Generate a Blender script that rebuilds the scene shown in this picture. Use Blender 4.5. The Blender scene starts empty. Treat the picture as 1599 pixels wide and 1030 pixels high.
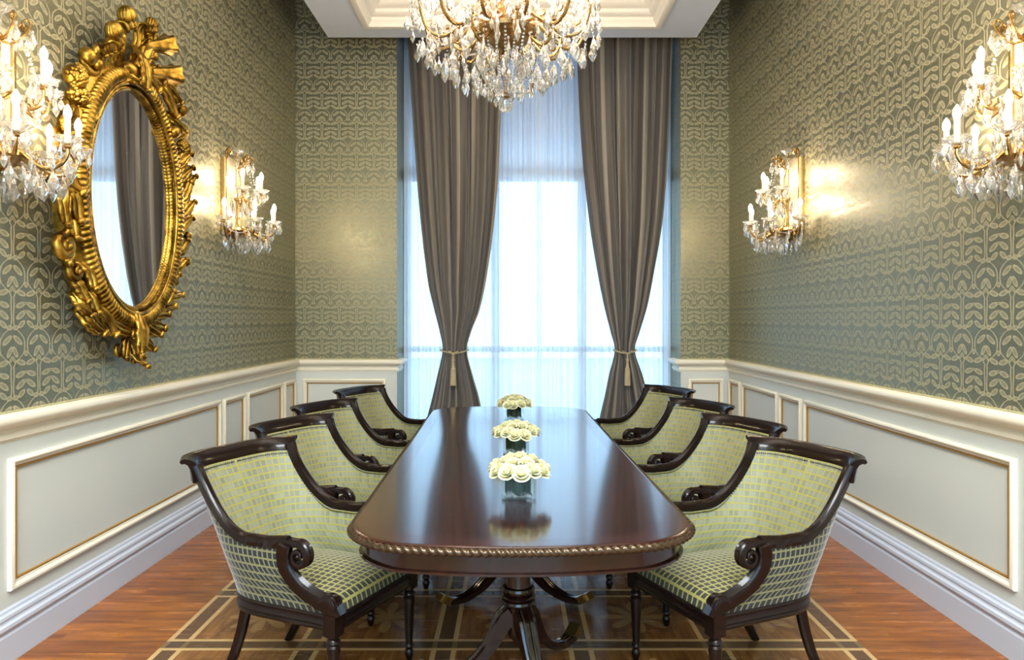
import bpy, math, random
from mathutils import Matrix, Vector, Euler
random.seed(7)
PI = math.pi
COL = bpy.context.scene.collection
SC = bpy.context.scene

# ------------------------------------------------------------------ camera, sky, exposure
F, HX, HY, CZ = 1120.0, 800.0, 497.0, 1.5        # focal length in pixels, horizon point, eye height
cam_d = bpy.data.cameras.new('camera')
cam_d.sensor_width = 36.0
cam_d.lens = F * 36.0 / 1599.0
cam_d.shift_x = (799.5 - HX) / 1599.0
cam_d.shift_y = (HY - 515.0) / 1599.0
cam_d.clip_start = 0.05
cam = bpy.data.objects.new('camera', cam_d); COL.objects.link(cam)
cam.location = (0, 0, CZ); cam.rotation_euler = (PI / 2, 0, 0)
SC.camera = cam
SC.view_settings.view_transform = 'Standard'
SC.view_settings.look = 'None'
SC.view_settings.gamma = 1.0
SC.view_settings.exposure = 1.4
world = bpy.data.worlds.new('sky'); SC.world = world
world.use_nodes = True
WB = world.node_tree.nodes['Background']
WB.inputs[0].default_value = (0.46, 0.73, 1.0, 1)
WB.inputs[1].default_value = 2.75
SC.cycles.max_bounces = 10
SC.cycles.transmission_bounces = 8
SC.cycles.transparent_max_bounces = 12
SC.cycles.sample_clamp_indirect = 6.0
BULB = 105.0


def portal(name, loc, rot, sx, sy):
    d = bpy.data.lights.new(name, 'AREA'); d.shape = 'RECTANGLE'; d.size = sx; d.size_y = sy
    d.cycles.is_portal = True
    o = bpy.data.objects.new(name, d); COL.objects.link(o); o.location = loc; o.rotation_euler = rot


# ------------------------------------------------------------------ room measures
WX = 2.22            # half width of the room
YB = 7.335           # back wall
YF = -2.8            # wall behind the viewer
ZC = 5.0             # ceiling above the floating tray
OX0, OX1 = -1.18, 1.72   # window opening
YG = 7.85            # glazing

portal('daylight_portal', ((OX0 + OX1) / 2, YG + .12, 2.3), (-PI / 2, 0, 0), 2.9, 4.6)
portal('daylight_portal', (0, YF - .12, 2.2), (PI / 2, 0, 0), 3.4, 3.6)

def soft_fill(name, loc, sx, sy, watts, col=(1, .93, .84)):
    d = bpy.data.lights.new(name, 'AREA'); d.shape = 'RECTANGLE'; d.size = sx; d.size_y = sy; d.energy = watts; d.color = col
    o = bpy.data.objects.new(name, d); COL.objects.link(o); o.location = loc
    return o


soft_fill('tray_fill', (0, 3.2, 4.64), 1.6, 4.2, 25)          # added fill inside the ceiling tray, no fixture behind it
soft_fill('rear_ceiling_fill', (0, -1.3, 4.95), 3.0, 2.2, 320, (.90, .96, 1))  # unseen fill added behind the viewer to brighten the room, no fixture

# ------------------------------------------------------------------ materials


def lin(c):
    return tuple(((v / 255.0) / 12.92 if v / 255.0 <= .04045 else ((v / 255.0 + .055) / 1.055) ** 2.4) for v in c) + (1.0,)


class NT:
    def __init__(s, name):
        s.m = bpy.data.materials.new(name); s.m.use_nodes = True
        s.t = s.m.node_tree; s.p = s.t.nodes['Principled BSDF']; s.out = s.t.nodes['Material Output']

    def n(s, typ, **kw):
        nd = s.t.nodes.new(typ)
        for k, v in kw.items():
            setattr(nd, k, v)
        return nd

    def link(s, a, b):
        s.t.links.new(a, b)

    def put(s, sock, v):
        if isinstance(v, bpy.types.NodeSocket):
            s.link(v, sock)
        else:
            sock.default_value = v

    def math(s, op, a, b=0.0, c=0.0, clamp=False):
        nd = s.n('ShaderNodeMath', operation=op); nd.use_clamp = clamp
        s.put(nd.inputs[0], a); s.put(nd.inputs[1], b); s.put(nd.inputs[2], c)
        return nd.outputs[0]

    def step(s, x, a, b):      # 0 below a, 1 above b
        nd = s.n('ShaderNodeMapRange', interpolation_type='SMOOTHSTEP')
        s.put(nd.inputs[0], x); nd.inputs[1].default_value = a; nd.inputs[2].default_value = b
        return nd.outputs[0]

    def below(s, x, a, b):     # 1 below a, 0 above b
        nd = s.n('ShaderNodeMapRange', interpolation_type='SMOOTHSTEP')
        s.put(nd.inputs[0], x); nd.inputs[1].default_value = a; nd.inputs[2].default_value = b
        nd.inputs[3].default_value = 1; nd.inputs[4].default_value = 0
        return nd.outputs[0]

    def mix(s, f, a, b):
        nd = s.n('ShaderNodeMix', data_type='RGBA')
        s.put(nd.inputs[0], f); s.put(nd.inputs[6], a); s.put(nd.inputs[7], b)
        return nd.outputs[2]

    def noise(s, vec, scale, detail=3.0, rough=.5):
        nd = s.n('ShaderNodeTexNoise'); nd.inputs['Scale'].default_value = scale
        nd.inputs['Detail'].default_value = detail; nd.inputs['Roughness'].default_value = rough
        if vec is not None:
            s.link(vec, nd.inputs['Vector'])
        return nd.outputs['Fac']

    def scaled(s, vec, sc):
        nd = s.n('ShaderNodeMapping'); s.link(vec, nd.inputs[0]); nd.inputs['Scale'].default_value = sc
        return nd.outputs[0]

    def coord(s, kind='Object'):
        return s.n('ShaderNodeTexCoord').outputs[kind]

    def xyz(s, vec):
        nd = s.n('ShaderNodeSeparateXYZ'); s.link(vec, nd.inputs[0]); return nd.outputs

    def bump(s, h, strength=.3, dist=.002):
        nd = s.n('ShaderNodeBump'); nd.inputs['Strength'].default_value = strength
        nd.inputs['Distance'].default_value = dist
        s.link(h, nd.inputs['Height']); s.link(nd.outputs[0], s.p.inputs['Normal'])

    def set(s, **kw):
        names = dict(color='Base Color', rough='Roughness', metal='Metallic', coat='Coat Weight', coat_rough='Coat Roughness',
                     sheen='Sheen Weight', sheen_rough='Sheen Roughness', spec='Specular IOR Level', ior='IOR', trans='Transmission Weight',
                     sub='Subsurface Weight', ecol='Emission Color', estr='Emission Strength')
        for k, v in kw.items():
            s.put(s.p.inputs[names[k]], v)
        return s


def plain(name, rgb, rough=.5, nscale=None, namp=.06, **kw):
    t = NT(name); c = lin(rgb)
    if nscale:
        f = t.noise(t.coord('Object'), nscale, 4)
        d = tuple(max(0, v * (1 - namp * 2)) for v in c[:3]) + (1,)
        b = tuple(min(1, v * (1 + namp * 2)) for v in c[:3]) + (1,)
        t.set(color=t.mix(f, d, b))
    else:
        t.set(color=c)
    t.set(rough=rough, **kw)
    return t.m


def wood_mat(name, dark, light, rough, axis=0, coat=0.0, stretch=12, scale=6, coat_rough=.08, spec=.3, seams=()):
    t = NT(name); co = t.coord('Object')
    sc = [scale * stretch] * 3; sc[axis] = scale
    f = t.noise(t.scaled(co, tuple(sc)), 1.0, 6, .6)
    f2 = t.noise(co, 1.6, 2)
    c = t.mix(t.step(f, .25, .78), lin(dark), lin(light))
    c = t.mix(t.math('MULTIPLY', f2, .35), c, lin(dark))
    if seams:      # joints between the table leaves
        y = t.xyz(co)[1]
        for s_ in seams:
            c = t.mix(t.below(t.math('ABSOLUTE', t.math('SUBTRACT', y, s_)), .0012, .0022), c, lin((14, 7, 6)))
    t.set(color=c, rough=rough, coat=coat, coat_rough=coat_rough, spec=spec)
    return t.m


def wallpaper(name, ax):
    t = NT(name); co = t.xyz(t.coord('Object'))
    PW, PH = .177, .313
    kx, ky = .001475, PH / 335
    u = t.math('ABSOLUTE', t.math('SUBTRACT', t.math('PINGPONG', co[ax], PW / 2), 0.0))
    v = t.math('FLOORED_MODULO', t.math('SUBTRACT', co[2], .03), PH)
    # twin stems: offset from the column centre along the height
    fc = t.n('ShaderNodeFloatCurve'); t.link(t.math('DIVIDE', v, PH), fc.inputs['Value'])
    cv = fc.mapping.curves[0]
    pts = [(655, 5), (628, 17), (600, 42), (572, 53), (535, 53), (500, 40), (470, 15), (450, 6), (330, 6), (321, 5)]
    pts = [((655 - y) / 335, d / 60) for y, d in pts]
    cv.points[0].location = pts[0]; cv.points[1].location = (1.0, pts[-1][1])
    for p in pts[1:-1]:
        cv.points.new(*p)
    fc.mapping.update()
    sd = t.math('ABSOLUTE', t.math('SUBTRACT', u, t.math('MULTIPLY', fc.outputs[0], 60 * kx)))
    mask = t.below(sd, .0024, .0050)
    pos = t.n('ShaderNodeCombineXYZ'); t.link(u, pos.inputs[0]); t.link(v, pos.inputs[1])
    ells = [(23, 526, 25, 10, -34), (12, 582, 20, 10, -58), (6, 618, 14, 6, -50), (35, 357, 22, 10, 14), (37, 405, 24, 11, 30),
            (40, 450, 19, 10, 32), (38, 634, 22, 10, -14), (13, 466, 13, 9, 0), (60, 592, 9, 10, 0), (58, 348, 12, 5, 0), (57, 388, 13, 5, 12)]
    dmin = None
    for dx, y, rx, ry, an in ells:
        mp = t.n('ShaderNodeMapping', vector_type='TEXTURE'); t.link(pos.outputs[0], mp.inputs[0])
        mp.inputs['Location'].default_value = (dx * kx, (655 - y) * ky, 0)
        mp.inputs['Rotation'].default_value = (0, 0, math.radians(an))
        mp.inputs['Scale'].default_value = (rx * kx * 1.02, ry * ky * 1.45, 1)
        ln = t.n('ShaderNodeVectorMath', operation='LENGTH'); t.link(mp.outputs[0], ln.inputs[0])
        dmin = ln.outputs['Value'] if dmin is None else t.math('MINIMUM', dmin, ln.outputs['Value'])
    leaf = t.below(dmin, .85, 1.05)
    vein = t.math('MULTIPLY', t.below(dmin, .50, .72), .5)
    leaf = t.math('SUBTRACT', leaf, vein)
    pat = t.math('MAXIMUM', mask, leaf)
    fine = t.noise(t.scaled(t.coord('Object'), (60, 60, 900)), 1.0, 2)
    bg = t.mix(t.step(fine, .3, .7), lin((113, 113, 94)), lin((127, 126, 103)))
    fg = t.mix(t.step(fine, .3, .7), lin((154, 149, 120)), lin((171, 164, 132)))
    t.set(color=t.mix(pat, bg, fg), metal=t.math('MULTIPLY_ADD', pat, -.52, .60), rough=t.math('MULTIPLY_ADD', pat, .25, .36), spec=.3)
    t.bump(t.math('ADD', t.math('MULTIPLY', pat, .6), t.math('MULTIPLY', fine, .4)), .14, .001)
    return t.m


def floor_mat():
    t = NT('parquet'); co = t.coord('Object'); x, y, z = t.xyz(co)
    pw = .115
    row = t.math('FLOOR', t.math('DIVIDE', y, pw))
    wn = t.n('ShaderNodeTexWhiteNoise', noise_dimensions='1D'); t.link(row, wn.inputs['W'])
    xs = t.math('ADD', x, t.math('MULTIPLY', wn.outputs['Value'], 1.7))
    colm = t.math('FLOOR', t.math('DIVIDE', xs, 1.3))
    wn2 = t.n('ShaderNodeTexWhiteNoise', noise_dimensions='2D')
    cb = t.n('ShaderNodeCombineXYZ'); t.link(row, cb.inputs[0]); t.link(colm, cb.inputs[1]); t.link(cb.outputs[0], wn2.inputs['Vector'])
    vec = t.n('ShaderNodeCombineXYZ'); t.link(t.math('MULTIPLY', x, 1.6), vec.inputs[0])
    t.link(t.math('MULTIPLY', y, 14), vec.inputs[1]); t.link(t.math('MULTIPLY', wn2.outputs['Value'], 9), vec.inputs[2])
    g = t.noise(vec.outputs[0], 1.6, 6, .62)
    c = t.mix(t.step(g, .25, .75), lin((110, 58, 14)), lin((178, 106, 32)))
    c = t.mix(t.math('MULTIPLY', wn2.outputs['Value'], .42), c, lin((98, 50, 22)))
    seam = t.math('PINGPONG', y, pw / 2)
    c = t.mix(t.below(seam, .0008, .0018), c, lin((60, 30, 14)))
    # inner field of square panels, darker brown
    inside = t.below(t.math('ABSOLUTE', x), 1.5, 1.503)
    vec2 = t.n('ShaderNodeCombineXYZ'); t.link(t.math('MULTIPLY', x, 20), vec2.inputs[0]); t.link(t.math('MULTIPLY', y, 2), vec2.inputs[1])
    g2 = t.noise(vec2.outputs[0], 2.0, 6, .6)
    cell = t.mix(t.step(g2, .25, .75), lin((98, 62, 28)), lin((146, 98, 48)))
    # flower marquetry in the middle of each square
    S, Y0 = .62, 3.30
    qx = t.math('SUBTRACT', t.math('FLOORED_MODULO', t.math('SUBTRACT', x, .31), S), S / 2)
    qy = t.math('SUBTRACT', t.math('FLOORED_MODULO', t.math('SUBTRACT', y, Y0), S), S / 2)
    r = t.math('SQRT', t.math('ADD', t.math('MULTIPLY', qx, qx), t.math('MULTIPLY', qy, qy)))
    th = t.math('ARCTAN2', qy, qx)
    pet = t.math('ABSOLUTE', t.math('COSINE', t.math('MULTIPLY', th, 4)))
    fl = t.below(t.math('SUBTRACT', r, t.math('MULTIPLY', pet, .16)), .02, .024)
    star = t.below(t.math('SUBTRACT', r, t.math('MULTIPLY', t.math('ABSOLUTE', t.math('SINE', t.math('MULTIPLY', th, 2))), .23)), 0, .004)
    cell = t.mix(t.math('MULTIPLY', star, .35), cell, lin((70, 42, 24)))
    cell = t.mix(t.math('MULTIPLY', fl, .45), cell, lin((176, 142, 88)))
    c = t.mix(inside, c, cell)

    def band(d):          # two pale lines with a dark strip between
        pale = t.math('MULTIPLY', t.below(d, .056, .0575), t.step(d, .033, .0345))
        dark = t.below(d, .0335, .0345)
        return pale, dark
    bx = t.math('ABSOLUTE', t.math('SUBTRACT', t.math('PINGPONG', t.math('ADD', x, S * 50.5 + .31 - .31), S / 2), S / 2))
    bx = t.math('SUBTRACT', S / 2, t.math('ABSOLUTE', t.math('SUBTRACT', t.math('FLOORED_MODULO', t.math('SUBTRACT', x, .31), S), S / 2)))
    by = t.math('SUBTRACT', S / 2, t.math('ABSOLUTE', t.math('SUBTRACT', t.math('FLOORED_MODULO', t.math('SUBTRACT', y, Y0), S), S / 2)))
    lim = t.below(t.math('ABSOLUTE', x), 1.606, 1.6075)
    for d in (bx, by):
        pale, dark = band(d)
        c = t.mix(t.math('MULTIPLY', dark, t.math('MULTIPLY', lim, .8)), c, lin((78, 60, 42)))
        c = t.mix(t.math('MULTIPLY', pale, lim), c, lin((192, 158, 104)))
    t.set(color=c, rough=t.math('MULTIPLY_ADD', g, .12, .2), coat=.15, coat_rough=.12, spec=.35)
    return t.m


def fabric_mat(name, sq, line, pu, pv):
    t = NT(name); x, y, z = t.xyz(t.coord('UV'))
    du = t.math('PINGPONG', t.math('DIVIDE', x, pu), .5); dv = t.math('PINGPONG', t.math('DIVIDE', y, pv), .5)
    m = t.math('MULTIPLY', t.step(du, .10, .145), t.step(dv, .10, .145))
    wn = t.n('ShaderNodeTexWhiteNoise', noise_dimensions='2D')
    cb = t.n('ShaderNodeCombineXYZ')
    t.link(t.math('FLOOR', t.math('ADD', t.math('DIVIDE', x, pu), 0)), cb.inputs[0]); t.link(t.math('FLOOR', t.math('DIVIDE', y, pv)), cb.inputs[1])
    t.link(cb.outputs[0], wn.inputs['Vector'])
    nz = t.noise(t.coord('UV'), 420, 2)
    s1 = tuple(min(255, v * 1.18) for v in sq); s0 = tuple(v * .86 for v in sq)
    sqc = t.mix(t.math('ADD', t.math('MULTIPLY', wn.outputs['Value'], .5), t.math('MULTIPLY', nz, .5)), lin(s0), lin(s1))
    ln = t.mix(nz, lin(tuple(v * .88 for v in line)), lin(tuple(min(255, v * 1.1) for v in line)))
    t.set(color=t.mix(m, ln, sqc), rough=.6, sheen=.5, sheen_rough=.35, spec=.4)
    t.bump(t.math('SUBTRACT', 1.0, m), .5, .0016)
    return t.m


def drape_mat():
    t = NT('drape_cloth'); x, y, z = t.xyz(t.coord('UV'))
    f = t.math('FRACT', t.math('MULTIPLY', x, 3.6))
    rp = t.n('ShaderNodeValToRGB'); t.link(f, rp.inputs[0]); cr = rp.color_ramp; cr.interpolation = 'CONSTANT'
    cr.elements[0].color = lin((86, 81, 78)); cr.elements[1].position = .22; cr.elements[1].color = lin((112, 106, 100))
    for p, c in ((.36, (76, 71, 69)), (.5, (136, 129, 120)), (.62, (92, 87, 83)), (.76, (106, 100, 94)), (.88, (144, 137, 127))):
        e = cr.elements.new(p); e.color = lin(c)
    nz = t.noise(t.scaled(t.coord('UV'), (300, 60, 1)), 1.0, 2)
    t.set(color=t.mix(t.math('MULTIPLY', nz, .18), rp.outputs[0], lin((64, 60, 60))), rough=.5, sheen=.25, spec=.35)
    return t.m


def sheer_mat():
    t = NT('sheer_cloth')
    d = t.n('ShaderNodeBsdfDiffuse'); d.inputs[0].default_value = (.86, .9, .95, 1)
    tl = t.n('ShaderNodeBsdfTranslucent'); tl.inputs[0].default_value = (.9, .93, .97, 1)
    tr = t.n('ShaderNodeBsdfTransparent')
    m1 = t.n('ShaderNodeMixShader'); m1.inputs[0].default_value = .62
    t.link(d.outputs[0], m1.inputs[1]); t.link(tl.outputs[0], m1.inputs[2])
    m2 = t.n('ShaderNodeMixShader'); m2.inputs[0].default_value = .16
    t.link(m1.outputs[0], m2.inputs[1]); t.link(tr.outputs[0], m2.inputs[2])
    t.link(m2.outputs[0], t.out.inputs[0])
    return t.m


def glass_mat(name, ior=1.5, clear=.0, col=(1, 1, 1, 1), glow=0):
    t = NT(name)
    g = t.n('ShaderNodeBsdfGlass'); g.inputs['IOR'].default_value = ior; g.inputs['Roughness'].default_value = 0.0
    g.inputs['Color'].default_value = col
    tr = t.n('ShaderNodeBsdfTransparent'); tr.inputs[0].default_value = col
    m = t.n('ShaderNodeMixShader'); m.inputs[0].default_value = clear
    t.link(g.outputs[0], m.inputs[1]); t.link(tr.outputs[0], m.inputs[2]); t.link(m.outputs[0], t.out.inputs[0])
    if glow:      # pale scatter mixed in to brighten the crystal, standing in for sparkle
        tl = t.n('ShaderNodeBsdfTranslucent'); df = t.n('ShaderNodeBsdfDiffuse'); ad = t.n('ShaderNodeAddShader')
        for q in (tl, df): q.inputs[0].default_value = (.5, .5, .5, 1)
        t.link(tl.outputs[0], ad.inputs[0]); t.link(df.outputs[0], ad.inputs[1])
        m3 = t.n('ShaderNodeMixShader'); m3.inputs[0].default_value = glow
        t.link(m.outputs[0], m3.inputs[1]); t.link(ad.outputs[0], m3.inputs[2]); t.link(m3.outputs[0], t.out.inputs[0])
    return t.m


def pane_mat():
    t = NT('window_glass')
    fr = t.n('ShaderNodeFresnel'); fr.inputs[0].default_value = 1.45
    g = t.n('ShaderNodeBsdfGlossy'); g.inputs['Roughness'].default_value = .02
    tr = t.n('ShaderNodeBsdfTransparent'); tr.inputs[0].default_value = (.93, .97, .98, 1)
    m = t.n('ShaderNodeMixShader'); t.link(fr.outputs[0], m.inputs[0])
    t.link(tr.outputs[0], m.inputs[1]); t.link(g.outputs[0], m.inputs[2]); t.link(m.outputs[0], t.out.inputs[0])
    return t.m


M = {}
M['paper_side'] = wallpaper('wallpaper_side', 1)
M['paper_back'] = wallpaper('wallpaper_back', 0)
M['floor'] = floor_mat()
M['paint'] = plain('cream_paint', (232, 226, 207), .38, 5, .01)
M['panel'] = plain('panel_paint', (203, 208, 203), .5, 3, .015)
M['base'] = plain('baseboard_paint', (190, 196, 208), .35, 4, .01)
M['gilt_line'] = plain('gilt_line', (186, 140, 66), .35, metal=.6)
M['soffit'] = plain('soffit_paint', (204, 212, 228), .6, 2, .01)
M['cornice'] = plain('cornice_paint', (236, 230, 220), .5, 3, .01)
M['ebony'] = wood_mat('dark_mahogany', (15, 8, 7), (30, 15, 11), .32, 0, .28, 6, 8, .06, .14)
M['table_top'] = wood_mat('mahogany_top', (25, 9, 7), (56, 23, 15), .17, 1, .55, 18, 2.2, .1, seams=(.08, -.62, .78))
M['table_band'] = wood_mat('mahogany_crossband', (34, 13, 9), (66, 29, 19), .2, 0, .5, 18, 3, .1)
M['table_wood'] = wood_mat('mahogany_frame', (20, 9, 7), (46, 20, 14), .22, 2, .6, 10, 5, .1)
M['rope'] = plain('rope_edge_wood', (78, 62, 46), .22, 40, .2, metal=.7)
M['brass'] = plain('aged_brass', (150, 122, 66), .3, 30, .2, metal=.9)
M['gold'] = None
t = NT('carved_gilding'); nz = t.noise(t.coord('Object'), 14, 5)
t.set(color=t.mix(t.step(nz, .3, .72), lin((106, 76, 20)), lin((204, 164, 70))), metal=.95, rough=t.math('MULTIPLY_ADD', nz, .25, .2))
t.bump(t.noise(t.coord('Object'), 60, 3), .25, .003)
M['gold'] = t.m
M['bronze'] = plain('gilt_bronze', (166, 134, 84), .26, 40, .2, metal=.95)
M['mirror'] = plain('mirror_silver', (240, 243, 245), .015, metal=1.0)
M['backplate'] = plain('sconce_back_glass', (176, 166, 142), .45)
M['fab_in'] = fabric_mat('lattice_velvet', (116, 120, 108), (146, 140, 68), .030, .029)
M['fab_seat'] = fabric_mat('lattice_velvet_seat', (52, 54, 46), (150, 144, 80), .030, .030)  # same velvet as the inside, darker pile shading put into the squares
M['fab_out'] = fabric_mat('lattice_velvet_back', (28, 33, 38), (116, 114, 78), .029, .030)  # same velvet again, shade on the outside put into its colours
M['nail'] = plain('nail_head', (70, 58, 40), .3, metal=.9)
M['drape'] = drape_mat()
M['sheer'] = sheer_mat()
M['cord'] = plain('tieback_cord', (176, 160, 128), .7, 60, .15)
M['crystal'] = glass_mat('cut_crystal', 1.62, .06, glow=.09)
M['vase'] = glass_mat('vase_glass', 1.45, .6, (.98, .99, .985, 1))
M['water'] = glass_mat('vase_water', 1.33, .8, (.97, .99, .98, 1))
M['pane'] = pane_mat()
M['frame_white'] = plain('window_frame_paint', (190, 200, 212), .4)
M['leaf'] = plain('dark_leaf', (26, 52, 18), .4, 30, .25)
M['stem'] = plain('rose_stem', (62, 88, 40), .5)
t = NT('rose_petal'); t.set(color=t.mix(t.noise(t.coord('Object'), 30, 2), lin((222, 216, 168)), lin((238, 232, 196))), rough=.55, sub=.15)
M['rose'] = t.m
M['candle'] = plain('candle_tube', (246, 232, 200), .45, sub=.3)
t = NT('bulb_glow'); t.set(color=(1, .9, .7, 1), ecol=(1.0, .80, .55, 1), estr=BULB); M['bulb'] = t.m
M['paving'] = plain('outdoor_paving', (170, 178, 186), .8, 2, .05)
M['outdoor_wall'] = plain('outdoor_canopy', (168, 186, 208), .8)

# ------------------------------------------------------------------ mesh helpers


class MB:
    def __init__(s):
        s.v = []; s.f = []; s.uv = []; s.mi = []; s.M = Matrix.Identity(4)

    def add(s, vs, fs, uvs=None, mi=0):
        b = len(s.v); s.v += [tuple(s.M @ Vector(p)) for p in vs]
        for i, f in enumerate(fs):
            s.f.append(tuple(b + k for k in f)); s.uv.append(uvs[i] if uvs else None); s.mi.append(mi)

    def box(s, x0, x1, y0, y1, z0, z1, mi=0):
        s.add([(x0, y0, z0), (x1, y0, z0), (x1, y1, z0), (x0, y1, z0), (x0, y0, z1), (x1, y0, z1), (x1, y1, z1), (x0, y1, z1)],
              [(0, 3, 2, 1), (4, 5, 6, 7), (0, 1, 5, 4), (1, 2, 6, 5), (2, 3, 7, 6), (3, 0, 4, 7)], mi=mi)

    def grid(s, fn, nu, nv, uvfn=None, closed_u=False, closed_v=False, flip=False, mi=0):
        vs = [fn(i / nu, j / nv) for j in range(nv + (0 if closed_v else 1)) for i in range(nu + (0 if closed_u else 1))]
        W = nu + (0 if closed_u else 1); H = nv + (0 if closed_v else 1)
        fs = []; us = []
        for j in range(nv):
            for i in range(nu):
                a, b = i, (i + 1) % W; c, d = j, (j + 1) % H
                q = (c * W + a, c * W + b, d * W + b, d * W + a)
                uu = [(i / nu, j / nv), ((i + 1) / nu, j / nv), ((i + 1) / nu, (j + 1) / nv), (i / nu, (j + 1) / nv)]
                if uvfn:
                    uu = [uvfn(*p) for p in uu]
                if flip:
                    q = q[::-1]; uu = uu[::-1]
                fs.append(q); us.append(uu)
        s.add(vs, fs, us, mi)

    def lathe(s, prof, n=16, c=(0, 0, 0), fl=None, axis=None):
        def fn(u, v):
            k = v * (len(prof) - 1); i = int(round(k)); r, z = prof[i]
            a = 2 * PI * u
            if fl:
                r = r * fl(a, z)
            return (c[0] + r * math.cos(a), c[1] + r * math.sin(a), c[2] + z)
        old = s.M
        if axis is not None:
            q = Vector((0, 0, 1)).rotation_difference(Vector(axis).normalized()).to_matrix().to_4x4()
            s.M = old @ Matrix.Translation(c) @ q; c = (0, 0, 0)
        s.grid(fn, n, len(prof) - 1, closed_u=True)
        s.M = old

    def sphere(s, c, r, n=10, m=6, sq=(1, 1, 1)):
        s.grid(lambda u, v: (c[0] + r * sq[0] * math.sin(PI * v) * math.cos(2 * PI * u), c[1] + r * sq[1] * math.sin(PI * v) * math.sin(2 * PI * u),
                             c[2] - r * sq[2] * math.cos(PI * v)), n, m, closed_u=True)

    def sweep(s, pts, prof, up=(0, 0, 1), scale=None, closed=False, caps=True, normals=None):
        """carry a closed 2-D profile [(side, up)] along pts"""
        P = [Vector(p) for p in pts]; n = len(P); m = len(prof); vs = []
        for i, p in enumerate(P):
            if closed:
                T = P[(i + 1) % n] - P[i - 1]
            else:
                T = P[min(i + 1, n - 1)] - P[max(i - 1, 0)]
            T.normalize()
            U = Vector(normals[i]) if normals else Vector(up)
            S = T.cross(U); S = S.normalized() if S.length > 1e-6 else Vector((1, 0, 0))
            U2 = S.cross(T).normalized()
            k = scale[i] if scale else 1.0
            kx, ky = k if isinstance(k, tuple) else (k, k)
            mit = 1.0
            vs += [tuple(p + S * (a * kx) * mit + U2 * (b * ky)) for a, b in prof]
        fs = []
        for i in range(n if closed else n - 1):
            i2 = (i + 1) % n
            for j in range(m):
                j2 = (j + 1) % m
                fs.append((i * m + j, i2 * m + j, i2 * m + j2, i * m + j2))
        if caps and not closed:
            fs.append(tuple(range(m))); fs.append(tuple((n - 1) * m + j for j in range(m - 1, -1, -1)))
        s.add(vs, fs)

    def tube(s, pts, r, n=8, **kw):
        if isinstance(r, (int, float)):
            sc = None; r0 = r
        else:
            r0 = 1.0; sc = list(r)
        P = [Vector(p) for p in pts]; d = (P[-1] - P[0])
        up = kw.pop('up', (0, 0, 1) if abs(d.normalized().z) < .9 else (0, 1, 0))
        s.sweep(pts, [(r0 * math.cos(2 * PI * k / n), r0 * math.sin(2 * PI * k / n)) for k in range(n)], up=up, scale=sc, **kw)

    def build(s, name, mat, parent=None, smooth=True, angle=40, thick=None, loc=None):
        me = bpy.data.meshes.new(name); me.from_pydata(s.v, [], s.f)
        uvl = me.uv_layers.new(name='UVMap'); k = 0
        for i, f in enumerate(s.f):
            u = s.uv[i]
            for q in range(len(f)):
                if u:
                    uvl.data[k].uv = u[q]
                k += 1
        mats = mat if isinstance(mat, (list, tuple)) else [mat]
        for m_ in mats:
            me.materials.append(m_)
        me.polygons.foreach_set('material_index', s.mi)
        me.update()
        if smooth:
            me.shade_smooth()
            if angle < 180:
                me.set_sharp_from_angle(angle=math.radians(angle))
        o = bpy.data.objects.new(name, me); COL.objects.link(o)
        if parent:
            o.parent = parent
        if loc:
            o.location = loc
        if thick:
            md = o.modifiers.new('thickness', 'SOLIDIFY'); md.thickness = thick; md.offset = 0
        return o


def empty(name, loc=(0, 0, 0), rz=0.0):
    o = bpy.data.objects.new(name, None); COL.objects.link(o); o.empty_display_size = .1
    o.location = loc; o.rotation_euler = (0, 0, rz); return o


def tag(o, label=None, cat=None, group=None, kind=None):
    if label: o['label'] = label
    if cat: o['category'] = cat
    if group: o['group'] = group
    if kind: o['kind'] = kind
    return o


def struct(o):
    o['kind'] = 'structure'; return o


def kids(o):
    return [c for c in ALLKIDS.get(o.name, [])]


def copy_tree(o, parent=None):
    c = o.copy(); COL.objects.link(c)
    if parent is not None:
        c.parent = parent
    for ch in list(o.children):
        copy_tree(ch, c)
    return c


def smooth_pts(ctrl, n):
    """Catmull-Rom through control points"""
    P = [Vector(p) for p in ctrl]; P = [P[0] * 2 - P[1]] + P + [P[-1] * 2 - P[-2]]
    out = []; segs = len(P) - 3
    for k in range(n + 1):
        t_ = k / n * segs; i = min(int(t_), segs - 1); f = t_ - i
        a, b, c, d = P[i], P[i + 1], P[i + 2], P[i + 3]
        out.append(.5 * ((2 * b) + (c - a) * f + (2 * a - 5 * b + 4 * c - d) * f * f + (3 * b - a - 3 * c + d) * f ** 3))
    return out


def interp(tab, x):
    if x <= tab[0][0]: return tab[0][1]
    for (a, b), (c, d) in zip(tab, tab[1:]):
        if x <= c:
            f = (x - a) / (c - a); return b + (d - b) * f
    return tab[-1][1]


def sinterp(tab, x):
    n = len(tab)
    if x <= tab[0][0]: return tab[0][1]
    if x >= tab[-1][0]: return tab[-1][1]
    for i in range(n - 1):
        if x <= tab[i + 1][0]:
            x0, y0 = tab[i]; x1, y1 = tab[i + 1]; h = x1 - x0; f = (x - x0) / h
            m0 = (y1 - tab[i - 1][1]) / (x1 - tab[i - 1][0]) if i > 0 else (y1 - y0) / h
            m1 = (tab[i + 2][1] - y0) / (tab[i + 2][0] - x0) if i < n - 2 else (y1 - y0) / h
            return (2 * f**3 - 3 * f**2 + 1) * y0 + (f**3 - 2 * f**2 + f) * h * m0 + (-2 * f**3 + 3 * f**2) * y1 + (f**3 - f**2) * h * m1


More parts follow.
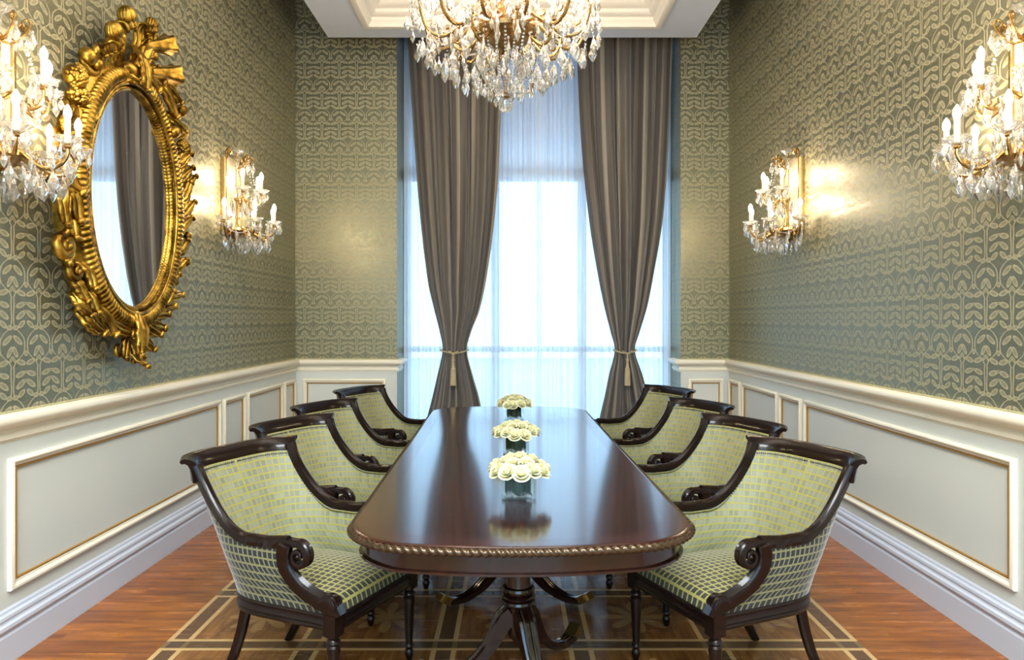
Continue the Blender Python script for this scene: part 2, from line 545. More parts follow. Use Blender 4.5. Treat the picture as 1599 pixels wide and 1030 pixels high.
# ------------------------------------------------------------------ the room
b = MB(); b.box(-WX - .2, WX + .2, YF - .2, YG + .2, -.1, 0); struct(b.build('floor', M['floor'], smooth=False))
b = MB(); b.box(-WX - .2, WX + .2, YF - .2, YG + .2, ZC, ZC + .1); struct(b.build('ceiling', M['soffit'], smooth=False))
b = MB(); b.box(-WX - .2, -WX, YF, YB, 0, ZC); struct(b.build('wall_left', M['paper_side'], smooth=False))
b = MB(); b.box(WX, WX + .2, YF, YB, 0, ZC); struct(b.build('wall_right', M['paper_side'], smooth=False))


def box_m(b, x0, x1, y0, y1, z0, z1):   # back wall block: jamb faces get the side paper
    b.box(x0, x1, y0, y1, z0, z1)
    b.mi[-6:] = [0, 0, 0, 1, 0, 1]


b = MB(); box_m(b, -WX - .2, OX0, YB, YG + .1, 0, ZC); box_m(b, OX1, WX + .2, YB, YG + .1, 0, ZC)
b.box(OX0, OX1, YB, YG + .1, 4.62, ZC)
struct(b.build('wall_back', [M['paper_back'], M['paper_side']], smooth=False))
b = MB()
for x0, x1, z0, z1 in ((-WX - .2, -1.6, 0, ZC), (1.6, WX + .2, 0, ZC), (-1.6, 1.6, 0, .5), (-1.6, 1.6, 3.9, ZC)):
    b.box(x0, x1, YF - .2, YF, z0, z1)
struct(b.build('wall_front', M['paint'], smooth=False))
b = MB()
for x0, x1, z0, z1 in ((-1.6, -1.53, .5, 3.9), (1.53, 1.6, .5, 3.9), (-1.53, 1.53, .5, .57), (-1.53, 1.53, 3.83, 3.9), (-.03, .03, .57, 3.83)):
    b.box(x0, x1, YF - .13, YF - .05, z0, z1)
w2 = struct(b.build('added_window', M['frame_white'], smooth=False))  # added unseen window, lets daylight in from behind the viewer
b = MB(); b.box(-1.53, 1.53, YF - .1, YF - .09, .57, 3.83); b.build('glass_pane', M['pane'], w2, smooth=False)

# window frame at the back
b = MB(); fy0, fy1 = YG, YG + .07
zt = CZ + 222 / F * YG; zm = CZ - 48 / F * YG
for x0, x1, z0, z1 in ((OX0, OX0 + .07, 0, 4.62), (OX1 - .07, OX1, 0, 4.62), (OX0, OX1, 0, .09), (OX0, OX1, 4.54, 4.62),
                       (-.23, -.14, .09, 4.54), (.72, .81, .09, 4.54), (OX0, OX1, zt - .05, zt + .06), (OX0, OX1, zm - .03, zm + .03)):
    b.box(x0, x1, fy0, fy1, z0, z1)
w1 = struct(b.build('window_1', M['frame_white'], smooth=False))
b = MB(); b.box(OX0 + .01, OX1 - .01, fy0 + .03, fy0 + .04, .02, 4.6); b.build('glass_pane', M['pane'], w1, smooth=False)
b = MB(); b.box(-8, 8, YG + .3, 30, -.25, -.15); struct(b.build('ground', M['paving'], smooth=False))
b = MB(); b.box(-2.4, 2.4, YG + .1, YG + 3.2, 4.64, 4.85); b.box(-2.4, 2.4, YG + 1.1, YG + 1.4, 3.3, 4.64)
tag(b.build('canopy', M['outdoor_wall'], smooth=False), 'blue-grey canopy seen faintly through the sheers above the window transom', 'canopy')

# wainscot -----------------------------------------------------------
trim_i = [0]


def trim(mb, mat, smooth=False):
    trim_i[0] += 1
    return struct(mb.build('trim_%d' % trim_i[0], mat, smooth=smooth, angle=35))


# each wall as a 2-D line: origin point, direction along, direction into the room, length
L_ = dict(left=((-WX, YF), (0, 1), (1, 0), YB - YF), right=((WX, YF), (0, 1), (-1, 0), YB - YF),
          bl=((-WX, YB), (1, 0), (0, -1), OX0 + WX), br=((OX1, YB), (1, 0), (0, -1), WX - OX1))


def wp(w, s_, out, z):
    o, d, n, l = L_[w]
    return (o[0] + d[0] * s_ + n[0] * out, o[1] + d[1] * s_ + n[1] * out, z)


RAIL = [(0, .955), (.010, .955), (.012, .968), (.022, .972), (.022, .990), (.014, .998), (.016, 1.012), (.030, 1.022), (.050, 1.030), (.062, 1.042),
        (.066, 1.060), (.062, 1.074), (.052, 1.081), (0, 1.083)]
BASE = [(0, 0), (.034, 0), (.034, .122), (.030, .128), (.028, .135), (.034, .142), (.040, .155), (.038, .170), (.028, .178), (.026, .186), (.030, .196),
        (.028, .208), (.018, .216), (.016, .226), (.008, .234), (0, .236)]


def run(w, prof, mat, name=None, s0=0.0, s1=None, m0=0, m1=0):
    """straight moulding run; m0/m1: mitre (+1 shortens with projection, -1 lengthens)"""
    l = L_[w][3] if s1 is None else s1; b = MB(); n = len(prof)
    vs = [wp(w, s0 + m0 * o, o, z) for o, z in prof] + [wp(w, l - m1 * o, o, z) for o, z in prof]
    fs = [(i, i + 1, n + i + 1, n + i) for i in range(n - 1)] + [tuple(range(n)), tuple(range(2 * n - 1, n - 1, -1))]
    b.add(vs, fs)
    if name:
        return struct(b.build(name, mat, smooth=True, angle=28))
    return trim(b, mat, True)


mit = dict(left=(0, 1), right=(0, 1), bl=(1, -1), br=(-1, 1))
for w in ('left', 'right', 'bl', 'br'):
    run(w, RAIL, M['paint'], None, 0, None, *mit[w])
M['braid'] = plain('braid_trim', (170, 162, 120), .7, 90, .2)
for w in ('left', 'right', 'bl', 'br'):
    run(w, [(0, 1.082), (.004, 1.082), (.006, 1.086), (.004, 1.091), (0, 1.092)], M['braid'], None, 0, None, *mit[w])
run('left', BASE, M['base'], 'baseboard_left', 0, None, 0, 1)
run('right', BASE, M['base'], 'baseboard_right', 0, None, 0, 1)
run('bl', BASE, M['base'], 'baseboard_back_left', 0, None, 1, 0)
run('br', BASE, M['base'], 'baseboard_back_right', 0, None, 0, 1)
for w in ('left', 'right', 'bl', 'br'):     # painted dado board
    b = MB(); l = L_[w][3]; p0 = wp(w, 0, 0, 0); p1 = wp(w, l, .008, .96)
    b.box(min(p0[0], p1[0]), max(p0[0], p1[0]), min(p0[1], p1[1]), max(p0[1], p1[1]), 0, .96); trim(b, M['panel'])
# rail returns inside the window reveal
for x, sg in ((OX0, 1), (OX1, -1)):
    b = MB(); n = len(RAIL)
    vs = [(x + sg * o, YB - o, z) for o, z in RAIL] + [(x + sg * o, YB + .3, z) for o, z in RAIL]
    b.add(vs, [(i, i + 1, n + i + 1, n + i) for i in range(n - 1)] + [tuple(range(n)), tuple(range(2 * n - 1, n - 1, -1))])
    trim(b, M['paint'], True)


def frame(w, s0, s1, z0=.305, z1=.885):
    """raised rectangular panel moulding with a gilt inner line"""
    fr = [(0, 0), (0, .016), (.006, .022), (.016, .024), (.024, .020), (.028, .014), (.036, .012), (.040, .004), (.040, 0)]
    gl = [(.040, 0), (.040, .009), (.0425, .012), (.0465, .012), (.049, .008), (.049, 0)]

    def ring(prof):
        b = MB(); vs = []; n = len(prof)
        for cs, cz, ds, dz in ((s0, z0, 1, 1), (s1, z0, -1, 1), (s1, z1, -1, -1), (s0, z1, 1, -1)):
            vs += [wp(w, cs + ds * o, .008 + h, cz + dz * o) for o, h in prof]
        fs = [(k * n + i, k * n + i + 1, ((k + 1) % 4) * n + i + 1, ((k + 1) % 4) * n + i) for k in range(4) for i in range(n - 1)]
        b.add(vs, fs); return b
    f = trim(ring(fr), M['paint'], True)
    g = ring(gl).build('gilt_line', M['gilt_line'], f, angle=30)
    f['label'] = 'cream panel moulding with gilt inner line'


def sy(y): return y - YF


for w in ('left', 'right'):
    for y0, y1 in ((.2, 2.45), (2.55, 3.02), (3.14, 5.41), (5.47, 5.91), (5.96, 6.86), (6.93, 7.28)):
        frame(w, sy(y0), sy(y1))
frame('bl', .085, .93); frame('br', .075, .435)

# floating tray ceiling --------------------------------------------------
TX, TY0, TY1, TZ = 1.78, .3, 6.935, 4.215
RX, RY0, RY1 = 1.38, .75, 6.68
prof = [(-.0, 0), (0, -.022), (.03, -.030), (.055, -.022), (.060, .0), (.085, .03), (.085, .055), (.105, .06), (.13, .085), (.13, .115), (.15, .12), (.185, .16), (.185, .19), (.21, .195),
        (.25, .24), (.25, .27), (.28, .275), (.33, .34), (.33, .38), (.36, .39), (.36, .46)]


def rring(prof, x, y0, y1, z):
    b = MB(); vs = []; n = len(prof)
    for cx, cy, dx, dy in ((-x, y0, 1, 1), (x, y0, -1, 1), (x, y1, -1, -1), (-x, y1, 1, -1)):
        vs += [(cx + dx * o, cy + dy * o, z + h) for o, h in prof]
    b.add(vs, [(k * n + i, k * n + i + 1, ((k + 1) % 4) * n + i + 1, ((k + 1) % 4) * n + i) for k in range(4) for i in range(n - 1)])
    return b


b = rring([(.02, .3), (0, .3), (0, 0), (TX - RX, 0)], TX, TY0, TY1, TZ)
b2 = MB()
for x0, x1, y0, y1 in ((-TX, -RX, TY0, TY1), (RX, TX, TY0, TY1), (-RX, RX, TY0, RY0), (-RX, RX, RY1, TY1)):
    b2.box(x0, x1, y0, y1, TZ, ZC)
struct(b2.build('ceiling_soffit', M['soffit'], smooth=False))
o = rring(prof, RX, RY0, RY1, TZ).build('trim_%d' % (trim_i[0] + 1), M['cornice'], angle=35); trim_i[0] += 1; struct(o)
b = MB(); b.box(-RX, RX, RY0, RY1, TZ + .46, TZ + .52); struct(b.build('ceiling_tray', M['cornice'], smooth=False))

# ------------------------------------------------------------------ curtains


def drape(name, xl, xr, z1, yc, folds, seed, mat, amp, label, cat, nu=300, nv=90, thick=.004, group=None, waist=None):
    rnd = random.Random(seed)
    ph = [rnd.uniform(0, 2 * PI) for _ in range(8)]
    warp = [(rnd.uniform(-.02, .02), rnd.randint(1, 4), rnd.uniform(0, 6.28)) for _ in range(3)]

    def fn(u, v):
        z = .01 + (z1 - .01) * v
        t_ = u + sum(a * math.sin(2 * PI * k * u + p) for a, k, p in warp)
        L, R = sinterp(xl, z), sinterp(xr, z)
        w_ = (R - L)
        x = L + w_ * u
        a = amp * (1.0 if waist is None else (.35 + .65 * min(1, abs(z - waist) / .9)))
        s_ = math.sin(2 * PI * folds * t_ + ph[0] + .5 * math.sin(z * .9 + ph[1]))
        s2 = math.sin(2 * PI * folds * .43 * t_ + ph[2] + .35 * z)
        s3 = math.sin(2 * PI * folds * 2.3 * t_ + ph[3] - .3 * z)
        d = a * (abs(s_) ** .8 * (1 if s_ > 0 else -1) * .6 + .35 * s2 + .18 * s3)
        edge = min(u, 1 - u) * 8
        d *= min(1, .3 + edge)
        bulge = 0 if waist is None else -.05 * math.sin(PI * u) * (w_ / .9)
        x += .012 * a / .05 * math.cos(2 * PI * folds * t_ + ph[0]) * min(1, edge)
        return (x, yc + d + bulge, z)
    b = MB(); b.grid(fn, nu, nv, lambda u, v: (u, v))
    o = b.build(name, mat, angle=180, thick=thick)
    tag(o, label, cat, group)
    return o


YD = 7.50      # drapes


def xd(px, Y=YD): return (px - HX) / F * Y
def zd(py, Y=YD): return CZ + (HY - py) / F * Y


ZW = zd(546)
lL = [(0, xd(652)), (zd(655), xd(666)), (zd(620), xd(675)), (zd(585), xd(683)), (ZW, xd(691)), (zd(520), xd(687)), (zd(480), xd(677)), (zd(440), xd(668)), (zd(330), xd(655)), (zd(200), xd(645)), (zd(60), xd(636)), (4.6, xd(635))]
lR = [(0, xd(768)), (zd(655), xd(755)), (zd(620), xd(748)), (zd(585), xd(738)), (ZW, xd(729)), (zd(520), xd(735)), (zd(480), xd(750)), (zd(400), xd(765)), (zd(300), xd(776)), (zd(180), xd(782)), (zd(60), xd(786)), (4.6, xd(786))]
rL = [(0, xd(925)), (zd(655), xd(936)), (zd(620), xd(944)), (zd(585), xd(951)), (ZW, xd(960)), (zd(520), xd(954)), (zd(480), xd(944)), (zd(430), xd(934)), (zd(350), xd(921)), (zd(250), xd(910)), (zd(130), xd(903)), (4.6, xd(900))]
rR = [(0, xd(1030)), (zd(655), xd(1024)), (zd(620), xd(1013)), (zd(585), xd(1003)), (ZW, xd(991)), (zd(520), xd(998)), (zd(480), xd(1010)), (zd(430), xd(1020)), (zd(340), xd(1035)), (zd(200), xd(1045)), (zd(60), xd(1051)), (4.6, xd(1053))]
drape('curtain', lL, lR, 4.6, YD, 4.6, 3, M['drape'], .08, 'taupe striped drape tied back at the left of the window', 'curtain', waist=ZW)
drape('curtain', rL, rR, 4.6, YD, 4.6, 11, M['drape'], .08, 'taupe striped drape tied back at the right of the window', 'curtain', waist=ZW)
xm = xd(842, 7.68)
drape('sheer_curtain', [(0, OX0 + .02), (4.6, OX0 + .02)], [(0, xm + .03), (4.6, xm + .03)], 4.6, 7.68, 26, 5, M['sheer'], .030,
      'white sheer curtain covering the left half of the tall window', 'curtain', nu=520, nv=10, thick=None)
drape('sheer_curtain', [(0, xm - .03), (4.6, xm - .03)], [(0, OX1 - .02), (4.6, OX1 - .02)], 4.6, 7.70, 24, 9, M['sheer'], .030,
      'white sheer curtain covering the right half of the tall window', 'curtain', nu=520, nv=10, thick=None)

def tieback(x0, x1, tx, label):
    r = empty('tieback', ((x0 + x1) / 2, YD, ZW)); tag(r, label, 'curtain tieback', 'tiebacks on the drapes')
    hw = (x1 - x0) / 2 + .015; b = MB(); pts = []
    for k in range(40):
        a = 2 * PI * k / 40; pts.append((hw * math.cos(a), -.02 + .085 * math.sin(a), -.03 * max(0, -math.sin(a)) ** 2))
    b.tube(pts, .008, 8, closed=True)
    tx -= (x0 + x1) / 2
    b.tube(smooth_pts([(tx - .05, -.11, -.005), (tx, -.118, -.045), (tx + .004, -.118, -.09)], 8), .007, 6)
    b.tube(smooth_pts([(tx + .05, -.11, -.005), (tx + .003, -.122, -.045), (tx - .003, -.118, -.09)], 8), .007, 6)
    b.build('cord', M['cord'], r)
    b = MB(); b.lathe([(0, -.085), (.013, -.09), (.016, -.10), (.013, -.112), (.010, -.118), (.013, -.128), (.012, -.15), (.019, -.18), (.026, -.192), (.028, -.20), (.024, -.204), (.028, -.22),
                       (.032, -.36), (.030, -.362), (0, -.362)], 24, (tx, -.12, 0), fl=lambda a, z: 1 + (.06 * math.sin(12 * a) if z < -.2 else 0))
    b.build('tassel', M['cord'], r)


tieback(xd(691), xd(729), xd(709), 'beige rope tieback with long tassel around the left drape')
tieback(xd(960), xd(991), xd(977), 'beige rope tieback with long tassel around the right drape')

# ------------------------------------------------------------------ dining table
TC = (.003, 4.19); TR = math.radians(-1.1) * -1
TL, TW, TH = 1.87, .612, .76
table = empty('dining_table', (TC[0], TC[1], 0), math.radians(1.12))
tag(table, 'long polished mahogany dining table with rope-carved edge on sabre-leg pedestals', 'table')


def outline(off, n=28, bow=.10, r=.20):
    """table plan: straight sides, bowed ends, round corners"""
    pts = []
    W = TW + off; L = TL + off
    for sx_, sy_ in ((1, 1), (-1, 1), (-1, -1), (1, -1)):
        c = []
        for k in range(n + 1):
            a = PI / 2 * k / n
            x = W - r + r * math.cos(a); y = L - bow - r + r * math.sin(a)
            c.append((sx_ * x, y))
        m = 10
        for k in range(1, m):
            f = k / m; x = (W - r) * (1 - f); y = L - bow
            c.append((sx_ * x, y))
        c = [(x, sy_ * (y + bow * (1 - (x / (W)) ** 2) * max(0, (y - (L - bow - r)) / r))) for x, y in c]
        if sx_ * sy_ < 0:
            c = c[::-1]
        pts += c
    return pts


def slab(b, off_z, mi=0):
    rings = [outline(o) for o, z in off_z]; n = len(rings[0]); vs = []
    for (o, z), r in zip(off_z, rings):
        vs += [(x, y, z) for x, y in r]
    fs = [(k * n + i, k * n + (i + 1) % n, (k + 1) * n + (i + 1) % n, (k + 1) * n + i) for k in range(len(off_z) - 1) for i in range(n)]
    b.add(vs, fs, mi=mi)


b = MB(); slab(b, [(-.07, TH - .03), (-.004, TH - .03), (0, TH - .025), (0, TH - .004), (-.004, TH - .001), (-.008, TH), (-.012, TH), (-.085, TH)])
n_ = len(outline(0))
b.build('crossband', M['table_band'], table, angle=30)
b = MB(); rr = outline(-.085)
b.add([(x, y, TH) for x, y in rr] + [(x, y, TH - .02) for x, y in rr], [tuple(range(len(rr)))] + [(i, (i + 1) % len(rr), len(rr) + (i + 1) % len(rr), len(rr) + i) for i in range(len(rr))])
b.build('tabletop', M['table_top'], table, smooth=False)
b = MB(); slab(b, [(-.03, TH - .03), (-.03, TH - .092), (-.02, TH - .096), (-.02, TH - .104), (-.03, TH - .108), (-.10, TH - .108)])
b.build('apron', M['table_wood'], table, angle=30)
# rope-carved edge moulding
ring = outline(.004); P = [Vector((x, y, TH - .017)) for x, y in ring]
Ls = [0]
for i in range(len(P)):
    Ls.append(Ls[-1] + (P[(i + 1) % len(P)] - P[i]).length)
tot = Ls[-1]; N = 2600; path = []; j = 0
for k in range(N):
    d = tot * k / N
    while Ls[j + 1] < d: j += 1
    f = (d - Ls[j]) / max(1e-9, Ls[j + 1] - Ls[j]); path.append(P[j].lerp(P[(j + 1) % len(P)], f))
b = MB(); vs = []; m = 10
for k in range(N):
    T = (path[(k + 1) % N] - path[k - 1]).normalized(); S = T.cross(Vector((0, 0, 1)))
    d = tot * k / N
    for q in range(m):
        a = 2 * PI * q / m
        rr_ = .0135 * (.60 + .52 * abs(math.sin(PI * d / .028 + a)) ** .8)
        vs.append(tuple(path[k] + S * rr_ * math.cos(a) + Vector((0, 0, 1)) * rr_ * math.sin(a)))
b.add(vs, [(k * m + q, ((k + 1) % N) * m + q, ((k + 1) % N) * m + (q + 1) % m, k * m + (q + 1) % m) for k in range(N) for q in range(m)])
b.build('rope_moulding', M['rope'], table, angle=180)


def pedestal(y, angs, lk=1.0):
    px_ = empty('pedestal'); px_.parent = table; px_.location = (0, y, 0)
    b = MB()
    b.lathe([(0, .652), (.14, .652), (.14, .63), (.06, .62), (.055, .60), (.053, .48), (.05, .40), (.052, .375), (.066, .372), (.07, .362), (.066, .352), (.060, .349), (.068, .345), (.073, .335), (.068, .325), (.062, .322),
             (.069, .318), (.072, .308), (.066, .298), (.056, .294), (.052, .28), (.048, .18), (.046, .165), (.03, .15), (.02, .135), (.014, .125), (0, .122)], 28)
    b.build('column', M['table_wood'], px_)
    for a in angs:
        b = MB(); pts = smooth_pts([(.03, 0, .262), (.065, 0, .235), (.098, 0, .175), (.145, 0, .105), (.215, 0, .05), (.30, 0, .026), (.37, 0, .034), (.41, 0, .062)], 26)
        sc = [(1 - .35 * k / 26, 1.75 - 1.15 * min(1, k / 16)) for k in range(27)]
        prf = [(k1 * 1.65, k2) for k1, k2 in [(-.024, -.024), (-.024, .020), (-.018, .024), (-.014, .020), (-.010, .025), (-.004, .025), (-.002, .021), (.002, .021), (.004, .025), (.010, .025), (.014, .020), (.018, .024), (.024, .020), (.024, -.024)]]
        b.sweep(pts, prf, scale=sc)
        leg = b.build('leg', M['table_wood'], px_, angle=30); leg.rotation_euler = (0, 0, math.radians(a)); leg.scale = (lk, 1, 1)
        b = MB(); p2 = [pts[-5] + Vector((0, 0, -.001)), pts[-4], pts[-3], pts[-2], pts[-1], pts[-1] + Vector((.012, 0, .010))]
        b.sweep(p2, [(-.027, -.018), (-.027, .018), (.027, .018), (.027, -.018)], scale=[1.0, 1.03, 1.05, 1.05, 1.08, .9])
        b.build('toe_cap', M['brass'], leg, angle=30)


pedestal(3.03 - TC[1], (48, -66, 188)); pedestal(4.02 - TC[1], (-40, -140, 90), 1.2); pedestal(5.35 - TC[1], (-42, -138, 90))

# ------------------------------------------------------------------ armchairs
ZS = .385


def uf(z):      # front edge of the arm panel (follows the curved arm support)
    return sinterp([(.38, .275), (.43, .245), (.48, .155), (.54, .085), (.60, .07), (.66, .09), (.9, .16)], z)


_tab = {}


def plan(s_, z):
    key = round(z, 3)
    if key not in _tab:
        q = [plan_raw(k / 240, z) for k in range(241)]; L = [0]
        for a, b_ in zip(q, q[1:]): L.append(L[-1] + math.hypot(a.x - b_.x, a.y - b_.y))
        _tab[key] = L
    L = _tab[key]; d = min(1, abs(s_)) * L[-1]; lo, hi = 0, 240
    while hi - lo > 1:
        m_ = (lo + hi) // 2
        if L[m_] <= d: lo = m_
        else: hi = m_
    f = (d - L[lo]) / max(1e-9, L[hi] - L[lo])
    return plan_raw(math.copysign((lo + f) / 240, s_), z)


def plan_raw(s_, z):
    """tub surface: s_ -1..1 round the back, 0 = middle of the back"""
    w = max(0, (z - ZS) / .50) ** 1.15
    a_ = abs(s_); sg = 1 if s_ >= 0 else -1
    cx = -.06 - .05 * w; A = .235 + .150 * w; B = .262 + .046 * w; n = 2.6 + 1.2 * w
    K = .6
    if a_ <= K:
        th = a_ / K * PI / 2
        u = cx - A * max(0, math.cos(th)) ** (2 / n); v = B * math.sin(th) ** (2 / n) if th > 0 else 0
    else:
        f = (a_ - K) / (1 - K); u = cx + (uf(z) - cx) * f; v = B - .004 * f
    return Vector((u, sg * v, z))


def plan_n(s_, z):
    e = .01; a = plan(min(1, s_ + e), z); b_ = plan(max(-1, s_ - e), z); T = (a - b_); T.z = 0; T.normalize()
    return Vector((-T.y, T.x, 0))       # outward


SCREST = .365


def ztop(s_):
    a = abs(s_)
    if a < SCREST: return .900
    x = min(1, (a - SCREST) / .34); p = 1 - x
    return .645 + .255 * (.65 * (1 - math.sqrt(max(0, 1 - p * p))) + .35 * p ** 2.2) + .012 * max(0, (a - .85) / .15)


def rrect(w, h, r=.3):
    k = min(w, h) * r; a, c = w / 2, h / 2
    return [(-a + k, -c), (a - k, -c), (a, -c + k), (a, c - k), (a - k, c), (-a + k, c), (-a, c - k), (-a, -c + k)]


def make_chair():
    r = empty('dining_armchair')
    WD = M['ebony']
    # inner and outer upholstery
    def arc(s_): return s_ * .74

    def inner(u, v):
        s_ = -.985 + 1.97 * u; zt_ = ztop(s_) - .03; z = .40 + (zt_ - .40) * v
        puff = .020 * math.sin(PI * v) * (1 - abs(s_) ** 4)
        return plan(s_, z) - plan_n(s_, z) * (.012 + puff)
    b = MB(); b.grid(inner, 180, 22, lambda u, v: (arc(-.985 + 1.97 * u), .40 + (ztop(-.985 + 1.97 * u) - .43) * v))
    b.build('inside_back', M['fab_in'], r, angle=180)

    def outer(u, v):
        s_ = -.985 + 1.97 * u; zt_ = ztop(s_) - .03; z = .385 + (zt_ - .385) * v
        return plan(s_, z) + plan_n(s_, z) * (.010 + .008 * math.sin(PI * v))
    b = MB(); b.grid(outer, 180, 22, lambda u, v: (arc(-.985 + 1.97 * u), .385 + (ztop(-.985 + 1.97 * u) - .415) * v), flip=True)
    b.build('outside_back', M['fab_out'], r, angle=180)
    # seat cushion

    def outl(x, g=0.0):
        cx, A, B, n = -.06, .235 - g, .262 - g, 2.6
        if x >= cx: return B
        q = min(1, abs((x - cx) / A)); return B * (max(0, 1 - q ** n)) ** (1 / n)

    def seat(u, v):
        x = -.29 + .585 * u; hw = outl(x, .012) if x < .27 else .25
        y = (2 * v - 1) * hw
        e = min(1, (1 - abs(2 * v - 1)) * 6) * min(1, (1 - u) * 9) * min(1, u * 8)
        z = .385 + (.058 + .025 * math.sin(PI * u) * math.sin(PI * v)) * (1 - (1 - e) ** 2.4) ** .5
        return (x, y, z)
    b = MB(); b.grid(seat, 60, 50, lambda u, v: (.585 * u, .5 * v))
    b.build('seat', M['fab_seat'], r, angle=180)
    # seat rail: closed moulded band round the seat
    def railpath():
        p = [plan(-1 + 2 * k / 60, ZS) for k in range(61)]
        p = [Vector((q.x, q.y, 0)) for q in p]
        return p
    b = MB(); P_ = railpath()
    prf = [(-.016, .332), (.012, .332), (.015, .340), (.011, .348), (.016, .354), (.012, .362), (.012, .378), (.017, .384), (.014, .394), (-.016, .394)]
    b.sweep(P_, [(-o, z) for o, z in prf])
    b.sweep([Vector((.285, -.262, 0)), Vector((.285, .262, 0))], prf)
    b.build('seat_rail', WD, r, angle=30)
    # crest rail
    b = MB(); pts = []; nr = []
    for k in range(49):
        s_ = -(SCREST + .010) + 2 * (SCREST + .010) * k / 48
        p = plan(s_, .898); pts.append(p)
    # widen the ends into small ears
    prf = [(-.017, -.062), (-.019, -.054), (-.015, -.046), (-.011, -.025), (-.004, -.004), (.008, .014), (.024, .026), (.038, .031), (.048, .028), (.051, .020), (.046, .013), (.037, .013), (.028, .006), (.020, -.010), (.015, -.035), (.012, -.062)][::-1]
    sc = [(1 + .35 * max(0, abs(k - 24) / 24 - .85) / .15, 1 + .12 * max(0, abs(k - 24) / 24 - .85) / .15) for k in range(49)]
    b.sweep(pts, [(-o, z) for o, z in prf], scale=sc)
    b.build('crest_rail', WD, r, angle=50)
    for sg in (-1, 1):
        # stile sweeping down into the arm
        path = []; nm = []
        for k in range(65):
            s_ = sg * (SCREST - .002 + (1 - SCREST + .002) * (k / 64) ** 1.6)
            z = ztop(s_) - (.012 if k else .0)
            path.append(plan(s_, z)); nm.append(plan_n(s_, z))
        e = path[-1]
        b = MB()
        w = [(1.0, 1.0 + .2 * max(0, 1 - k / 25)) for k in range(65)]
        b.sweep(path, rrect(.052, .034, .35), normals=nm, scale=w)
        st = b.build('arm', WD, r, angle=45)
        # scroll end of the arm, reeded
        b = MB(); y0 = e.y
        cs = [(e.x - .02, y0, e.z - .0)]
        c0 = (e.x + .050, e.z - .046)
        for k in range(0, 34):
            a = math.radians(112 - k * 15); rad = .050 * (1 - .80 * k / 33)
            cs.append((c0[0] + rad * math.cos(a), y0, c0[1] + rad * math.sin(a)))
        reed = [(-.022, -.010), (.022, -.010), (.024, .004), (.020, .012), (.014, .008), (.008, .013), (.0, .009), (-.008, .013), (-.014, .008), (-.020, .012), (-.024, .004)]
        b.sweep(cs, reed, normals=[(Vector((c[0] - c0[0], 0, c[2] - c0[1])) if i > 1 else Vector((0, 0, 1))) for i, c in enumerate(cs)],
                scale=[(1 - .25 * i / len(cs), 1.15 - .7 * i / len(cs)) for i in range(len(cs))])
        b.sphere((c0[0], y0, c0[1]), .012, 10, 6, (1, 2.0, 1))
        b.build('scroll', WD, r, angle=45)
        # curved arm support down to the seat rail, with leaf knee
        b = MB(); ctrl = [(.085, .298, .645), (.072, .292, .60), (.083, .286, .545), (.135, .276, .485), (.215, .268, .445), (.272, .264, .428), (.295, .262, .39)]
        pp = smooth_pts([(x, sg * y, z) for x, y, z in ctrl], 30)
        rd = [(1.2 * a, 1.3 * c) for a, c in [(-.019, -.016), (.019, -.016), (.021, .004), (.017, .015), (.011, .011), (.006, .016), (0, .012), (-.006, .016), (-.011, .011), (-.017, .015), (-.021, .004)]]
        b.sweep(pp, rd, normals=[Vector((1, 0, .4))] * 31, scale=[(1, 1.05 + .45 * max(0, (k - 15) / 15)) for k in range(31)])
        kn = [Vector((.262 + .030 * math.sin(a), sg * .264, .430 + .026 * math.cos(a))) for a in [math.radians(-70 + 12 * i) for i in range(16)]]
        b.sweep(kn, [(p[0] * 1.2, p[1] * .6) for p in rd], normals=[q - Vector((.262, sg * .264, .430)) for q in kn])
        b.build('arm_support', WD, r, angle=45)
        # front leg: block + turned and fluted
        b = MB(); x, y = .278, sg * .262
        b.box(x - .027, x + .027, y - .027, y + .027, .318, .40)
        b.lathe([(0, .32), (.022, .32), (.024, .314), (.019, .307), (.025, .300), (.027, .292), (.021, .284), (.026, .276), (.024, .268), (.026, .262), (.025, .25), (.0165, .09), (.0155, .075), (.020, .070), (.021, .062), (.016, .056), (.014, .05),
                 (.019, .040), (.020, .030), (.015, .014), (.011, .0), (0, 0)], 36, (x, y, 0), fl=lambda a, z: (1 - .10 * abs(math.sin(5 * a))) if .085 < z < .262 else 1)
        b.build('leg', WD, r, angle=40)
        # sabre rear leg
        b = MB(); ctrl = [(-.205, .185, .37), (-.225, .187, .30), (-.250, .190, .20), (-.290, .196, .09), (-.345, .203, .0)]
        pp = smooth_pts([(q[0], sg * q[1], q[2]) for q in ctrl], 14)
        b.sweep(pp, rrect(.034, .046, .25), normals=[Vector((1, 0, .2))] * 15, scale=[(1, 1.1 - .35 * k / 14) for k in range(15)])
        b.build('leg', WD, r, angle=40)
    # nail-head trim inside the wood edge
    b = MB()
    for k in range(150):
        s_ = -.95 + 1.9 * k / 149; z = ztop(s_) - (.040 if abs(s_) < SCREST else .036)
        p = plan(s_, z) - plan_n(s_, z) * .018
        b.sphere(p, .0033, 5, 3)
    for sg in (-1, 1):
        for k in range(20):
            z = .46 + .15 * k / 19; p = plan(sg * .955, z) + plan_n(sg * .955, z) * .015
            b.sphere(p, .003, 5, 3)
    tag(b.build('nail_trim', M['nail'], r), kind='stuff')
    return r


